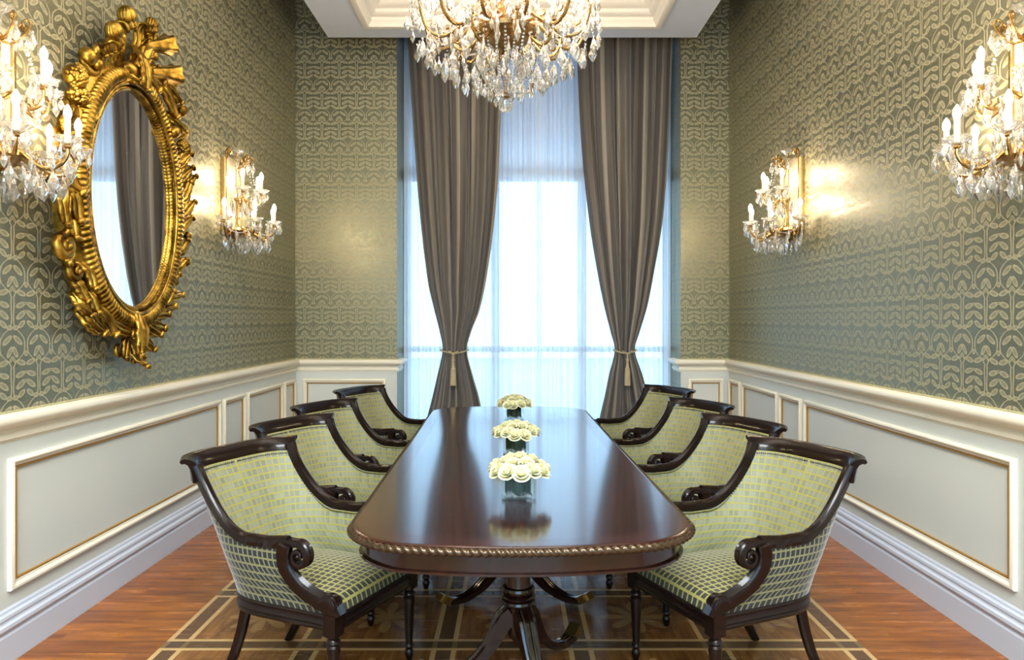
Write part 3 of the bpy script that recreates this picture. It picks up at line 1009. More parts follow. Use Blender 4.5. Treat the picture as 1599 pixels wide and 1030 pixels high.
R24 = math.radians(24)
chair0 = make_chair()
spots = [
    (-.815, 3.03, -R24, 'dark-framed lattice-upholstered armchair nearest the viewer on the left side of the table'),
    (-.84, 3.86, -R24, 'dark-framed lattice-upholstered armchair second from the viewer on the left side of the table'),
    (-.875, 4.68, -R24, 'dark-framed lattice-upholstered armchair third from the viewer on the left side of the table'),
    (-.86, 5.72, -R24, 'dark-framed lattice-upholstered armchair on the left side of the table nearest the window'),
    (.905, 3.03, PI + R24, 'dark-framed lattice-upholstered armchair nearest the viewer on the right side of the table'),
    (.90, 3.86, PI + R24, 'dark-framed lattice-upholstered armchair second from the viewer on the right side of the table'),
    (.895, 4.74, PI + R24, 'dark-framed lattice-upholstered armchair third from the viewer on the right side of the table'),
    (.90, 5.76, PI + R24, 'dark-framed lattice-upholstered armchair on the right side of the table nearest the window'),
]
for i, (x, y, a, lab) in enumerate(spots):
    c = chair0 if i == 0 else copy_tree(chair0)
    c.location = (x, y, 0); c.rotation_euler = (0, 0, a)
    tag(c, lab, 'chair', 'armchairs around the dining table')

# ------------------------------------------------------------------ vases of roses


def make_bloom(seed):
    rnd = random.Random(seed); b = MB()

    def petal(az, R0, H, w, open_, z0):
        def fn(u, v):
            s_ = (u - .5) * 2; a = az + s_ * w
            prof = R0 * (.35 + .65 * math.sin(v * PI * .55)) + open_ * v ** 3
            z = z0 + H * (v - .12 * s_ * s_ * v) - .5 * open_ * v ** 5
            return (prof * math.cos(a), prof * math.sin(a), z)
        b.grid(fn, 6, 6)
    b.sphere((0, 0, .012), .013, 10, 6, (1, 1, 1.2))
    for R0, top, n, op in ((.0045, .037, 2, .001), (.0105, .0345, 3, .003), (.017, .031, 3, .005), (.023, .025, 5, .008), (.027, .016, 5, .013)):
        a0 = rnd.uniform(0, 6.3)
        for k in range(n):
            H = rnd.uniform(.026, .030) if R0 > .012 else .018
            petal(a0 + 2 * PI * k / n + rnd.uniform(-.25, .25), R0, H, 1.3 * PI / n, op, top - H + rnd.uniform(-.003, .002))
    return b


blooms = []
for k in range(4):
    o = make_bloom(k).build('bloom', M['rose'], angle=180); blooms.append(o.data); bpy.data.objects.remove(o)


def bouquet(cx, cy, name, roses, seed, rz, short):
    rnd = random.Random(seed); s_ = .07; h = .125
    v = empty('vase', (cx, cy, TH), rz)
    tag(v, 'square clear glass vase of cream roses, ' + name, 'vase', 'rose vases along the table')
    b = MB(); th = .005
    b.box(-s_, s_, -s_, s_, 0, .010)
    for x0, x1, y0, y1 in ((-s_, s_, -s_, -s_ + th), (-s_, s_, s_ - th, s_), (-s_, -s_ + th, -s_ + th, s_ - th), (s_ - th, s_, -s_ + th, s_ - th)):
        b.box(x0, x1, y0, y1, .010, h)
    b.build('glass', M['vase'], v, smooth=False)
    q = s_ - th - .001
    b = MB(); b.box(-q, q, -q, q, .011, .062); b.build('water', M['water'], v, smooth=False)
    # broad leaves lining the glass
    for k in range(5):
        a = k * 2 * PI / 5 + rnd.uniform(-.3, .3); b = MB()

        def fn(u, w_):
            s2 = (w_ - .5) * 2; aa = a + (u - .5) * 1.9; rr_ = .050 + .006 * math.sin(6 * u)
            return (rr_ * math.cos(aa), rr_ * math.sin(aa), .058 + s2 * .040 * math.sin(PI * (.08 + .84 * u)) + .02 * (u - .5))
        b.grid(fn, 12, 6)
        lf = b.build('leaf', M['leaf'], None, angle=180, thick=.001); lf.location = (cx, cy, TH)
        tag(lf, 'broad dark green leaf lining the %s of the %s' % (('right side', 'back right', 'back left', 'front left', 'front right')[k], short), 'leaf', 'leaves in the vase ' + name)
    spots_ = [(0, 0)] + [(.052, 60 * k + 10) for k in range(6)] + [(.098, 360 / 12 * k) for k in range(12)]
    for i, (r0, a) in enumerate(spots_[:roses]):
        a = math.radians(a + rnd.uniform(-6, 6)); r1 = r0 * rnd.uniform(.93, 1.05)
        z = .150 - 3.6 * r1 * r1 + rnd.uniform(-.004, .004)
        ro = empty('rose', (cx + r1 * math.cos(a), cy + r1 * math.sin(a), TH + z))
        hr = round(3 - (i - 7 if i > 6 else 2 * (i - 1) + .33) * 1) % 12 or 12
        where = ('at the top centre of the bouquet' if i == 0 else ('inner' if i < 7 else 'outer') + ' ring, %s o\'clock (viewer at six)' %
                 ('one', 'two', 'three', 'four', 'five', 'six', 'seven', 'eight', 'nine', 'ten', 'eleven', 'twelve')[hr - 1])
        tag(ro, 'cream rose, ' + where + ', ' + short, 'rose', 'roses in the vase ' + name)
        bl = bpy.data.objects.new('bloom', blooms[i % 4]); COL.objects.link(bl); bl.parent = ro
        tilt = r1 / .098 * .8
        bl.rotation_euler = Euler((0, tilt, a)); bl.scale = (1.02,) * 3
        e_ = Vector((.035 * math.cos(a + PI) * rnd.uniform(.1, .8), .035 * math.sin(a + PI) * rnd.uniform(.1, .8), -z + .02)) - Vector((r1 * math.cos(a), r1 * math.sin(a), 0)) + Vector((0, 0, 0))
        m_ = Vector((.034 * math.cos(a), .034 * math.sin(a), -z + .105)) - Vector((r1 * math.cos(a), r1 * math.sin(a), 0))
        b = MB(); b.tube(smooth_pts([(0, 0, -.006), m_, e_], 8), .0028, 6); b.build('stem', M['stem'], ro)
    # little clear glass cubes at the foot inside the vase
    for k in range(6):
        b = MB(); e = .009; b.box(-e, e, -e, e, -e, e)
        o = b.build('glass_cube', M['crystal'], None, smooth=False)
        o.location = (cx + (-.04, -.013, .014, .042, 0, .028)[k], cy - (.045, .05, .048, .04, .02, .015)[k], TH + .022)
        o.rotation_euler = (rnd.uniform(-.1, .1), 0, rnd.uniform(0, 1.5))
        tag(o, 'glass cube %s in the %s' % (('leftmost of the six', 'second from the left', 'fourth from the left', 'rightmost', 'third from the left', 'fifth from the left')[k], short), 'glass cube', 'glass cubes in the vase ' + name)


bouquet(.026, 2.97, 'nearest the viewer', 19, 1, .03, 'vase nearest the viewer')
bouquet(.020, 3.95, 'in the middle of the table', 19, 2, .02, 'middle vase')
bouquet(.014, 5.28, 'nearest the window', 19, 3, .0, 'vase nearest the window')

# ------------------------------------------------------------------ gilt mirror on the left wall
MY, MZ, GA, GB = 4.05, 2.17, .428, .603
mir = empty('wall_mirror', (-WX, MY, MZ)); tag(mir, 'tall oval mirror in an ornate carved gilt frame on the left wall', 'mirror')


def L3(a, b_, c): return (c, a, b_)      # along wall, up, out from wall


def pxab(px, py, out=.11):
    Y = (WX - out) * F / (HX - px); return (Y - MY, CZ + (HY - py) * Y / F - MZ)


b = MB(); n = 72
b.add([L3(0, 0, .075)] + [L3((GA + .01) * math.cos(2 * PI * k / n), (GB + .01) * math.sin(2 * PI * k / n), .075) for k in range(n)], [(0, 1 + k, 1 + (k + 1) % n) for k in range(n)])
b.build('mirror_glass', M['mirror'], mir, smooth=False)


def ell_ring(off, c0, prof, mod=None, n=240):
    b = MB(); vs = []; m = len(prof)
    for k in range(n):
        a = 2 * PI * k / n; ca, sa = math.cos(a), math.sin(a)
        nx, ny = ca * GB, sa * GA; l = math.hypot(nx, ny); nx /= l; ny /= l
        for q, (o, h) in enumerate(prof):
            if mod: o, h = mod(k, q, o, h)
            vs.append(L3(GA * ca + nx * (off + o), GB * sa + ny * (off + o), c0 + h))
    b.add(vs, [(k * m + q, ((k + 1) % n) * m + q, ((k + 1) % n) * m + (q + 1) % m, k * m + (q + 1) % m) for k in range(n) for q in range(m)])
    return b


circ = [(math.cos(2 * PI * k / 10), math.sin(2 * PI * k / 10)) for k in range(10)]
ell_ring(.012, .085, circ, lambda k, q, o, h: (o * .014 * (.75 + .3 * abs(math.sin(k * PI / 4 + q * .3))), h * .016 * (.75 + .3 * abs(math.sin(k * PI / 4 + q * .3)))), 720).build('beaded_moulding', M['gold'], mir, angle=180)
ell_ring(.085, .078, circ, lambda k, q, o, h: (o * .046 * (.86 + .17 * abs(math.sin(k * PI / 7 + q * PI / 10))), h * .05 * (.84 + .2 * abs(math.sin(k * PI / 7 + q * PI / 10)))), 980).build('rope_moulding', M['gold'], mir, angle=180)
ell_ring(.03, .0, [(0, 0), (0, .07), (.012, .085), (.10, .085), (.135, .06), (.14, 0)], None, 96).build('frame_back', M['gold'], mir, angle=40)
ell_ring(.040, .108, circ, lambda k, q, o, h: (o * .010, h * .010)).build('fillet', M['gold'], mir, angle=180)


def acanthus(p0, p1, w, bend=.0, rise=.05, curl=.05, c0=.05, lobes=4, name='acanthus_leaf'):
    a0, b0 = p0; a1, b1 = p1; dx, dy = a1 - a0, b1 - b0; l = math.hypot(dx, dy); tx, ty = dx / l, dy / l; nx, ny = -ty, tx
    b = MB()

    def fn(u, v):
        s_ = (u - .5) * 2
        q = v
        ax = a0 + dx * q + nx * bend * math.sin(PI * q); ay = b0 + dy * q + ny * bend * math.sin(PI * q)
        wd = w * (math.sin(PI * (.12 + .76 * q)) ** .75) * (1 + .22 * (abs(math.sin(lobes * PI * q)) - .5))
        lag = -.25 * abs(s_) * w * (1 if q > .1 else q * 10) + .12 * w * abs(s_) * math.sin(lobes * 2 * PI * q)
        c = c0 + rise * math.sin(PI * q * .85) + curl * max(0, q - .6) ** 1.3 * 2.5 + .010 * math.cos(s_ * PI * 2.5) - .02 * s_ * s_
        return L3(ax + nx * s_ * wd + tx * lag, ay + ny * s_ * wd + ty * lag, c)
    b.grid(fn, 14, 22)
    # rolled tip
    e = fn(.5, 1.0)
    b.grid(lambda u, v: (e[0] + w * .22 * math.sin(PI * v) * math.cos(2 * PI * u), e[1] + nx * w * .42 * math.cos(PI * v) + tx * w * .22 * math.sin(PI * v) * math.sin(2 * PI * u),
                         e[2] + ny * w * .42 * math.cos(PI * v) + ty * w * .22 * math.sin(PI * v) * math.sin(2 * PI * u)), 10, 6, closed_u=True)
    return b.build(name, M['gold'], mir, angle=180, thick=.014)


def feather(q0, q1, w, bend):
    """plume: narrow ribbed stem that swells and rolls forward over its tip"""
    a0, b0 = pxab(*q0); a1, b1 = pxab(*q1); dx, dy = a1 - a0, b1 - b0; l = math.hypot(dx, dy); tx, ty = dx / l, dy / l; nx, ny = -ty, tx
    b = MB()

    def fn(u, v):
        s_ = (u - .5) * 2; q = min(1, v / .72)
        wd = w * (.35 + .65 * math.sin(PI / 2 * q) ** 1.6) * (1 + .10 * math.sin(v * 40) * abs(s_))
        rib = .009 * math.cos(s_ * PI * 4.5)
        along, c = q, .05 + .05 * q
        if v > .72:
            th = (v - .72) / .28 * PI * 1.15; rr_ = .036
            c += rr_ * (1 - math.cos(th)); along = 1 + rr_ * math.sin(th) / l
            wd *= 1 - .45 * (v - .72) / .28
        dome = -.022 * s_ * s_
        bx = bend * math.sin(PI * min(1, along))
        return L3(a0 + dx * along + nx * (s_ * wd + bx) - tx * abs(s_) * .03, b0 + dy * along + ny * (s_ * wd + bx) - ty * abs(s_) * .03, c + dome + rib)
    b.grid(fn, 22, 40)
    q = fn(.5, .86)     # the plume closes into a ribbed bulb

    def bulb(u, v):
        r0 = 1 + .07 * math.cos(14 * PI * 2 * u)
        return (q[0] - .01 + w * .52 * math.sin(PI * v) * math.cos(2 * PI * u) * r0, q[1] + nx * w * .62 * math.sin(PI * v) * math.sin(2 * PI * u) * r0 + tx * w * .66 * math.cos(PI * v),
                q[2] + ny * w * .62 * math.sin(PI * v) * math.sin(2 * PI * u) * r0 + ty * w * .66 * math.cos(PI * v))
    b.grid(bulb, 56, 10, closed_u=True)
    return b.build('plume', M['gold'], mir, angle=180, thick=.012)


def scroll(cp, r0, turns=1.6, start=90, cw=1, c0=.07, wd=.020, name='scroll', tail=None):
    b = MB(); pts = []
    n = 44
    if tail:
        for k in range(6):
            f = k / 6; sx_, sy_ = cp[0] + r0 * math.cos(math.radians(start)), cp[1] + r0 * math.sin(math.radians(start))
            pts.append(L3(tail[0] + (sx_ - tail[0]) * f, tail[1] + (sy_ - tail[1]) * f, c0))
    for k in range(n + 1):
        a = math.radians(start) - cw * turns * 2 * PI * k / n; r_ = r0 * (1 - .82 * k / n)
        pts.append(L3(cp[0] + r_ * math.cos(a), cp[1] + r_ * math.sin(a), c0 + .03 * k / n))
    m = len(pts); b.tube(pts, [wd * (.55 + .6 * math.sin(PI * min(1, (k + 2) / m))) for k in range(m)], 10, up=(1, 0, 0))
    b.sphere(L3(cp[0], cp[1], c0 + .035), r0 * .34, 12, 8)
    return b.build(name, M['gold'], mir, angle=180)


def ball(px, py, r_, out=.07, name='fruit'):
    a, b_ = pxab(px, py, out); b = MB(); b.sphere(L3(a, b_, out), r_, 18, 12, (1, 1, 1.05))
    b.build(name, M['gold'], mir)


def grapes(px, py, ra, rb, seed):
    a, b_ = pxab(px, py, .09); rnd = random.Random(seed); b = MB()
    b.sphere(L3(a, b_, .05), 1, 12, 8, (.045, ra * .9, rb * .9))
    for k in range(70):
        th = rnd.uniform(0, 2 * PI); q = math.sqrt(rnd.random())
        x, y = q * math.cos(th), q * math.sin(th)
        b.sphere(L3(a + ra * x, b_ + rb * y, .05 + .055 * math.sqrt(max(0, 1 - q * q))), .0125, 8, 6)
    b.build('grape_cluster', M['gold'], mir)


def lf(p0, p1, w, **kw): return acanthus(pxab(*p0), pxab(*p1), w, **kw)


# left flank, top to bottom
ball(137, 88, .045); grapes(127, 118, .062, .062, 1); grapes(131, 150, .065, .055, 2); ball(149, 138, .03)
lf((120, 165), (104, 176), .035); lf((135, 165), (100, 196), .045, bend=.02); lf((122, 205), (100, 190), .035)
lf((140, 160), (148, 185), .03)
ball(119, 224, .048); lf((140, 215), (103, 232), .04, bend=.05); scroll(pxab(110, 222), .07, 1.0, 60, -1, .05, .016)
lf((101, 246), (128, 300), .055, bend=-.03, rise=.04); lf((110, 240), (125, 345), .05, bend=.04, rise=.05)
lf((118, 280), (104, 352), .05, bend=-.02, rise=.05); lf((128, 300), (120, 372), .045, rise=.04)
scroll(pxab(107, 385), .055, 1.5, 80, -1, .08, .024, tail=pxab(122, 350))
scroll(pxab(126, 424), .045, 1.3, 100, -1, .07, .018, tail=pxab(128, 395))
lf((116, 400), (106, 412), .03); lf((135, 405), (148, 450), .035, bend=.03); lf((128, 430), (136, 470), .035); lf((132, 455), (142, 492), .04, bend=-.02)
lf((150, 450), (152, 488), .035); lf((140, 478), (162, 520), .045, bend=-.02); lf((155, 470), (180, 522), .045, bend=.03); lf((165, 490), (205, 520), .04, bend=-.02)
lf((180, 500), (212, 508), .03)
# foot
lf((218, 484), (206, 556), .06, rise=.08, curl=.06, c0=.08, name='acanthus_leaf'); lf((214, 520), (196, 560), .035, bend=-.02); lf((222, 520), (240, 545), .04)
lf((225, 500), (250, 522), .04); lf((215, 530), (214, 572), .045, curl=.12); scroll(pxab(200, 548), .035, 1.2, 60, -1, .05, .014)
scroll(pxab(219, 560), .03, 1.2, 120, 1, .06, .012)
# right flank, bottom to top
lf((232, 505), (256, 512), .045); lf((240, 500), (262, 490), .04, bend=.02); lf((248, 490), (272, 478), .04); lf((255, 480), (270, 455), .04, bend=-.03)
lf((262, 465), (284, 460), .035); scroll(pxab(280, 440), .07, .9, -60, 1, .05, .018); lf((268, 450), (278, 428), .04)
lf((282, 425), (290, 405), .035); ball(291, 408, .03); lf((286, 400), (292, 375), .04); ball(293, 368, .028); lf((285, 372), (299, 340), .045, bend=.02)
lf((290, 345), (303, 315), .04); ball(291, 342, .03); lf((286, 320), (298, 285), .045, bend=-.03); lf((294, 300), (305, 275), .035)
lf((283, 285), (300, 262), .04); lf((283, 262), (297, 240), .045); grapes(291, 232, .05, .06, 3); grapes(288, 205, .045, .05, 4)
ball(273, 206, .035, .13); ball(283, 173, .04); lf((250, 118), (276, 182), .045, bend=.03, rise=.05); lf((258, 130), (282, 160), .035, bend=.03); lf((268, 175), (290, 205), .03)
# crest
scroll(pxab(160, 100), .095, .55, 150, -1, .05, .018)
lf((214, 112), (238, 58), .06, bend=-.03, rise=.06)
lf((198, 112), (150, 78), .045, bend=-.04, rise=.03)
for k in range(4):
    lf((186 - 4 * k + 4, 112), (187 - 7 * k, 78 + 3 * k), .022, bend=.01, rise=.03, lobes=1)
lf((214, 72), (214, 142), .05, bend=-.02, rise=.09, c0=.09, lobes=5); lf((225, 110), (246, 140), .045, rise=.06); lf((228, 100), (255, 128), .05, bend=.02)
lf((222, 95), (240, 88), .045); lf((195, 112), (210, 128), .04, c0=.08)
feather((200, 112), (173, 58), .07, .03); feather((206, 110), (191, 36), .075, .0); feather((212, 110), (226, 46), .055, -.05)


def trumpet(p0, p1, r_):
    a0, b0 = pxab(*p0); a1, b1 = pxab(*p1); d = Vector(L3(a1 - a0, b1 - b0, .05)); l = d.length
    b = MB(); b.lathe([(0, 0), (r_ * .5, .01), (r_ * .62, l * .3), (r_ * .8, l * .6), (r_ * 1.0, l * .85), (r_ * 1.22, l), (r_ * .95, l * .98), (r_ * .6, l * .8), (0, l * .75)], 30, L3(a0, b0, .09), axis=d,
                      fl=lambda a, z: 1 + (.14 * math.sin(5 * a) * min(1, z / l)))
    b.sphere(tuple(Vector(L3(a0, b0, .09)) + d * .85), r_ * .4, 10, 6)
    b.build('flower', M['gold'], mir)


trumpet((226, 72), (256, 70), .05); trumpet((238, 112), (265, 118), .055)
lf((226, 88), (232, 60), .035); lf((240, 125), (246, 105), .03)
b = MB(); a, b_ = pxab(208, 112); b.sphere(L3(a, b_, .10), .06, 14, 8, (.9, 1.6, .8)); b.build('crest_boss', M['gold'], mir)

# ------------------------------------------------------------------ crystal, candles and arms shared by sconces and chandelier


def mesh_only(mb, name, mat, **kw):
    o = mb.build(name, mat, **kw); d = o.data; bpy.data.objects.remove(o); return d


def put(name, data, parent, loc=(0, 0, 0), rot=(0, 0, 0), sc=1.0):
    o = bpy.data.objects.new(name, data); COL.objects.link(o); o.parent = parent; o.location = loc; o.rotation_euler = rot
    if sc != 1.0: o.scale = (sc,) * 3 if isinstance(sc, float) else sc
    return o


def drop_mb(l, w, flat=.5, bead=True):
    b = MB()
    b.grid(lambda u, v: (w * r_(v) * math.cos(2 * PI * u), w * flat * r_(v) * math.sin(2 * PI * u), -l * v), 8, 5, closed_u=True)
    if bead:
        b.sphere((0, 0, .008), .0075, 6, 4)
    return b


def r_(v): return (0.02, .42, .78, 1.0, .62, .03)[int(round(v * 5))]


DROP = mesh_only(drop_mb(.072, .020), 'pendant', M['crystal'], smooth=False)
DROPL = mesh_only(drop_mb(.098, .026), 'pendant', M['crystal'], smooth=False)
DROPS = mesh_only(drop_mb(.050, .014), 'pendant', M['crystal'], smooth=False)
b = MB()
b.lathe([(.008, 0), (.020, .004), (.034, .016), (.048, .026), (.045, .029), (.032, .021), (.018, .010), (.008, .008)], 32, fl=lambda a, z: 1 + (.10 * math.cos(8 * a) if z > .012 else 0))
PAN = mesh_only(b, 'drip_pan', M['crystal'], angle=30)
b = MB(); b.lathe([(0, 0), (.012, 0), (.0115, .098), (.010, .10), (0, .10)], 14); CANDLE = mesh_only(b, 'candle', M['candle'])
b = MB(); b.lathe([(0, 0), (.008, 0), (.013, .012), (.0155, .024), (.013, .040), (.007, .052), (.0025, .060), (0, .062)], 14); BULBM = mesh_only(b, 'bulb', M['bulb'])


def arm_mesh(r_end, dip, z_end, rad=.008, r0=.03):
    b = MB()
    pts = smooth_pts([(r0, 0, .02), (r0 + (r_end - r0) * .22, 0, .035), (r0 + (r_end - r0) * .45, 0, -dip * .3), (r0 + (r_end - r0) * .68, 0, -dip), (r0 + (r_end - r0) * .9, 0, -dip * .55), (r_end, 0, z_end - .03), (r_end, 0, z_end)], 30)
    b.tube(pts, [rad * (1.25 - .35 * k / 30) for k in range(31)], 8, up=(0, 1, 0))
    # leaf curls riding on the arm
    for c, rr, st, sg in (((r0 + (r_end - r0) * .50, .0 + .008), .022, 200, 1), ((r0 + (r_end - r0) * .80, -dip * .1), .020, 20, -1)):
        q = []
        for k in range(15):
            a = math.radians(st) + sg * 1.4 * PI * k / 14; r2 = rr * (1 - .6 * k / 14); q.append((c[0] + r2 * math.cos(a), 0, c[1] + r2 * math.sin(a)))
        b.tube(q, [rad * (.8 - .4 * k / 14) for k in range(15)], 6, up=(0, 1, 0))
    b.lathe([(0, 0), (.010, 0), (.016, .006), (.013, .014), (.008, .018), (.011, .024), (0, .024)], 12, (r_end, 0, z_end - .006))
    return mesh_only(b, 'arm', M['bronze'])


def put_arm(data, parent, z, ang, r_end, z_end, ndrop, rnd, label=None):
    arm = put('arm', data, parent, (0, 0, z), (0, 0, ang))
    put('drip_pan', PAN, arm, (r_end, 0, z_end + .008), (0, 0, rnd.uniform(0, 1)), 1.2)
    put('candle', CANDLE, arm, (r_end, 0, z_end + .018))
    put('bulb', BULBM, arm, (r_end, 0, z_end + .117))
    for k in range(ndrop):
        a = 2 * PI * (k + .5) / ndrop
        put('pendant', random.choice((DROPS, DROP)), arm, (r_end + .046 * math.cos(a), .046 * math.sin(a), z_end + .012), (0, 0, a + rnd.uniform(-.4, .4)))
    return arm


def chain(pts, parent, r0=.006, n=None, name='bead_chain'):
    b = MB()
    for p in pts:
        b.sphere(p, r0, 6, 4)
    return b.build(name, M['crystal'], parent, smooth=False)


def swag(p, q, sag, n=14):
    P0, P1 = Vector(p), Vector(q)
    return [P0.lerp(P1, k / n) + Vector((0, 0, -sag * 4 * (k / n) * (1 - k / n))) for k in range(n + 1)]


# ------------------------------------------------------------------ wall sconces
SA_L = arm_mesh(.30, .045, .045, .008); SA_U = arm_mesh(.20, .035, .05, .007)


def make_sconce():
    r = empty('wall_sconce'); rnd = random.Random(5)
    # local z = 0 at the bowl (world 2.17)
    b = MB(); b.box(.004, .03, -.13, .13, .02, .58); b.build('back_panel', M['backplate'], r, smooth=False)
    for sg in (-1, 1):
        b = MB(); y0 = sg * .14
        b.sweep([(.0, y0, .0), (.0, y0, .56)], [(-.011, .002), (.011, .002), (.012, .036), (.007, .044), (-.007, .044), (-.012, .036)], up=(1, 0, 0))
        b.tube(smooth_pts([(.045, y0, .55), (.05, y0 + sg * .012, .60), (.07, y0 + sg * .02, .615), (.085, y0 + sg * .01, .60), (.075, y0, .585)], 12), .011, 8)
        b.build('back_rail', M['bronze'], r, angle=35)
    b = MB(); b.lathe([(0, -.075), (.012, -.07), (.02, -.055), (.07, -.03), (.11, -.005), (.12, .01), (.115, .03), (.09, .034), (0, .034)], 28, (.05, 0, 0))
    b.v = [(max(.001, x), y, z) for x, y, z in b.v]
    b.build('bowl', M['bronze'], r)
    b = MB(); b.lathe([(0, .02), (.014, .02), (.010, .10), (.016, .12), (.010, .14), (.012, .24), (.022, .25), (.022, .27), (.010, .28), (.010, .50), (.016, .52), (0, .53)], 16, (.07, 0, 0)); b.build('stem', M['bronze'], r)
    b = MB(); b.lathe([(0, .52), (.012, .52), (.008, .56), (.014, .575), (.008, .585), (.012, .60), (.035, .625), (.055, .635), (.052, .64), (.03, .632), (.008, .61), (0, .61)], 24, (.07, 0, 0), fl=lambda a, z: 1 + (.08 * math.cos(8 * a) if z > .61 else 0))
    b.build('finial', M['crystal'], r, angle=30)
    base = empty('arm_ring'); base.parent = r; base.location = (.06, 0, 0)
    for a in (-84, -42, 0, 42, 84):
        arm = put_arm(SA_L, r, 0, math.radians(a), .30, .045, 6, rnd); arm.location = (.06, 0, 0)
    for a in (-55, 0, 55):
        arm = put_arm(SA_U, r, 0, math.radians(a), .20, .05, 6, rnd); arm.location = (.06, 0, .24)
    bpy.data.objects.remove(base)
    # crown of little scrolls
    for a in (-70, -25, 25, 70):
        b = MB(); a_ = math.radians(a); q = smooth_pts([(0, 0, 0), (.05, 0, .0), (.09, 0, .03), (.115, 0, .075), (.10, 0, .095), (.085, 0, .08), (.09, 0, .065)], 18)
        b.tube(q, [.009 * (1 - .4 * k / 18) for k in range(19)], 8, up=(0, 1, 0))
        o = b.build('crown_scroll', M['bronze'], r); o.location = (.07, 0, .50); o.rotation_euler = (0, 0, a_)
        put('pendant', DROP, r, (.07 + .12 * math.cos(a_), .12 * math.sin(a_), .54), (0, 0, a_ + .4))
        put('pendant', DROPS, r, (.07 + .075 * math.cos(a_), .075 * math.sin(a_), .52), (0, 0, a_))
    # hanging crystals under arms and bowl
    for rad, z, n, d in ((.24, -.045, 9, DROPL), (.17, -.06, 8, DROPL), (.11, -.03, 7, DROP), (.27, .0, 10, DROP), (.06, -.08, 4, DROPL)):
        for k in range(n):
            a_ = math.radians(-88 + 176 * k / (n - 1))
            put('pendant', d, r, (.06 + rad * math.cos(a_), rad * math.sin(a_), z + rnd.uniform(-.012, .008)), (0, 0, a_ + rnd.uniform(-.6, .6)))
    for rad, z, n, d in ((.15, .235, 6, DROP), (.09, .22, 5, DROPL)):
        for k in range(n):
            a_ = math.radians(-80 + 160 * k / (n - 1))
            put('pendant', d, r, (.06 + rad * math.cos(a_), rad * math.sin(a_), z), (0, 0, a_ + rnd.uniform(-.6, .6)))
    angs = [math.radians(x) for x in (-84, -42, 0, 42, 84)]
    P_ = [(.06 + .30 * math.cos(a), .30 * math.sin(a), .03) for a in angs]
    for p, q in zip(P_, P_[1:]):
        chain(swag(p, q, .06, 16), r)
    for a in (-55, 0, 55):
        a_ = math.radians(a); chain(swag((.07 + .11 * math.cos(a_), .11 * math.sin(a_), .50), (.06 + .20 * math.cos(a_), .20 * math.sin(a_), .29), .05, 16), r)
    return r


sc0 = make_sconce()
for i, (x, y, a, lab) in enumerate((
        (-WX, 3.0, 0, 'crystal and gilt candle sconce on the left wall between the viewer and the mirror'),
        (-WX, 5.6, 0, 'crystal and gilt candle sconce on the left wall between the mirror and the window'),
        (WX, 3.0, PI, 'crystal and gilt candle sconce on the right wall nearest the viewer'),
        (WX, 5.6, PI, 'crystal and gilt candle sconce on the right wall nearest the window'))):
    c = sc0 if i == 0 else copy_tree(sc0)
    c.location = (x, y, 2.17); c.rotation_euler = (0, 0, a); tag(c, lab, 'wall lamp', 'crystal wall sconces')

# ------------------------------------------------------------------ chandelier
CH = empty('chandelier', (-.04, 4.2, 2.70)); tag(CH, 'large crystal chandelier with gilt arms hanging above the dining table', 'chandelier')
rnd = random.Random(12)
b = MB()
b.lathe([(0, .30), (.02, .30), (.035, .33), (.02, .36), (.05, .38), (.14, .42), (.19, .455), (.195, .475), (.18, .485), (.06, .50), (.03, .53), (.045, .56), (.06, .60), (.045, .64), (.03, .66), (.07, .69), (.09, .71), (.03, .74), (.022, .95), (.05, .98), (.022, 1.02),
         (.015, 1.3), (.012, 1.90), (.06, 1.93), (.08, 1.97), (0, 1.972)], 32)
b.build('stem', M['bronze'], CH)
CA = arm_mesh(.50, .085, .10, .010, .10); CB = arm_mesh(.33, .06, .06, .009, .08); CC = arm_mesh(.34, .05, .08, .009, .04)
for k in range(12):
    put_arm(CA, CH, .50, 2 * PI * (k + .5) / 12, .50, .10, 7, rnd)
for k in range(8):
    put_arm(CB, CH, .41, 2 * PI * (k + .25) / 8, .33, .06, 6, rnd)
for k in range(6):
    put_arm(CC, CH, .78, 2 * PI * k / 6, .34, .08, 6, rnd)
rings = [(.54, .56, 24, DROPS), (.50, .40, 22, DROPL), (.43, .36, 22, DROPL), (.36, .31, 20, DROPL), (.30, .27, 18, DROPL), (.24, .23, 16, DROPL), (.18, .20, 12, DROP), (.12, .165, 10, DROP), (.07, .13, 7, DROP), (.56, .48, 24, DROP), (.46, .62, 20, DROP), (.34, .56, 18, DROPL), (.15, .32, 12, DROPL), (.38, .72, 16, DROPL), (.40, .50, 16, DROP), (.26, .46, 14, DROP), (.20, .60, 12, DROPL)]
allp = []
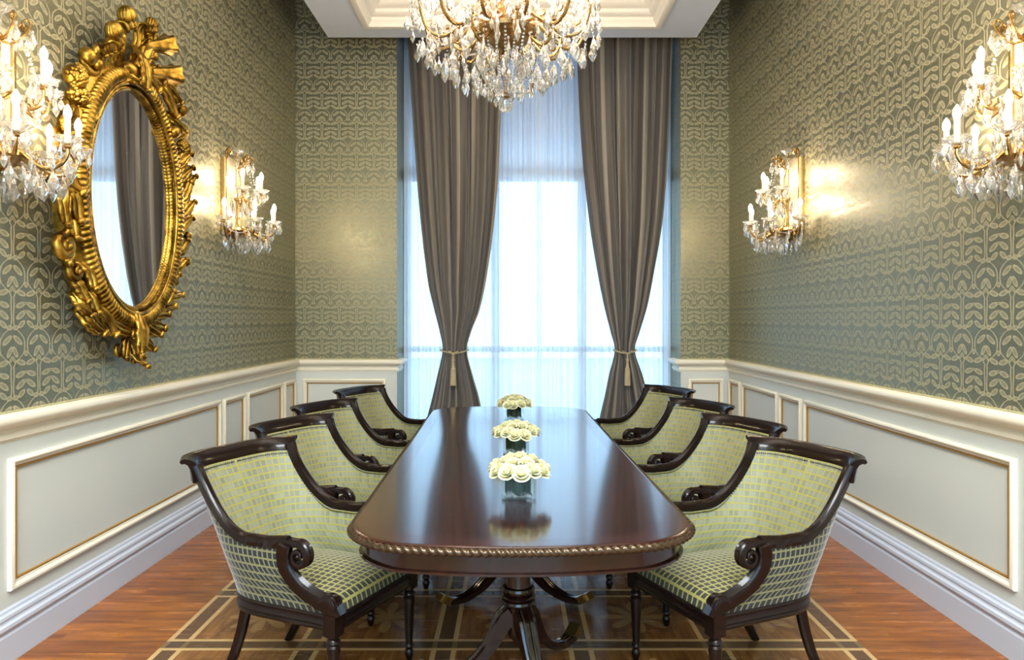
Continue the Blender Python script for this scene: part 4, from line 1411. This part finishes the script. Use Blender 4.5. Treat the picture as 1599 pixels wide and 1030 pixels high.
for rad, z, n, d in rings:
    for k in range(n):
        a = 2 * PI * (k + rnd.uniform(-.2, .2)) / n
        allp.append((rad + rnd.uniform(-.02, .02), a, z + rnd.uniform(-.015, .015), d))
allp.sort(key=lambda p: p[0] * math.sin(p[1]) + (3 if p[2] > .45 else 0))
rest = MB()
for i, (rad, a, z, d) in enumerate(allp):
    p = (rad * math.cos(a), rad * math.sin(a), z); ra = a + rnd.uniform(-.7, .7)
    if i < 100:
        put('pendant', d, CH, p, (0, 0, ra), rnd.uniform(.9, 1.15))
    else:
        rest.M = Matrix.Translation(p) @ Matrix.Rotation(ra, 4, 'Z')
        rest.add([tuple(v.co) for v in d.vertices], [tuple(f.vertices) for f in d.polygons])
rest.M = Matrix.Identity(4)
tag(rest.build('pendants', M['crystal'], CH, smooth=False), kind='stuff')
# bead strings: cone below the bowl and swags between arms
b = MB()
for k in range(20):
    a = 2 * PI * k / 20
    for q in range(22):
        f = q / 21; rr_ = .19 * (1 - f) ** .8 + .035 * f; z = .46 - .36 * f ** .85
        b.sphere((rr_ * math.cos(a), rr_ * math.sin(a), z), .0075, 6, 4)
for k in range(12):
    a0, a1 = 2 * PI * (k + .5) / 12, 2 * PI * (k + 1.5) / 12
    for p in swag((.50 * math.cos(a0), .50 * math.sin(a0), .59), (.50 * math.cos(a1), .50 * math.sin(a1), .59), .09, 20): b.sphere(p, .007, 6, 4)
    for p in swag((.50 * math.cos(a0), .50 * math.sin(a0), .58), (.30 * math.cos(a0 + .2), .30 * math.sin(a0 + .2), .46), .08, 18): b.sphere(p, .007, 6, 4)
    for p in swag((.06 * math.cos(a0), .06 * math.sin(a0), .98), (.48 * math.cos(a0), .48 * math.sin(a0), .62), .12, 34): b.sphere(p, .007, 6, 4)
tag(b.build('bead_strings', M['crystal'], CH, smooth=False), kind='stuff')
b = MB(); b.sphere((0, 0, .045), .043, 12, 8); b.build('crystal_ball', M['crystal'], CH, smooth=False)
b = MB(); b.lathe([(0, .08), (.008, .08), (.02, .09), (.03, .10), (.02, .115), (.01, .13), (.01, .30), (0, .30)], 14); b.build('drop_stem', M['bronze'], CH)
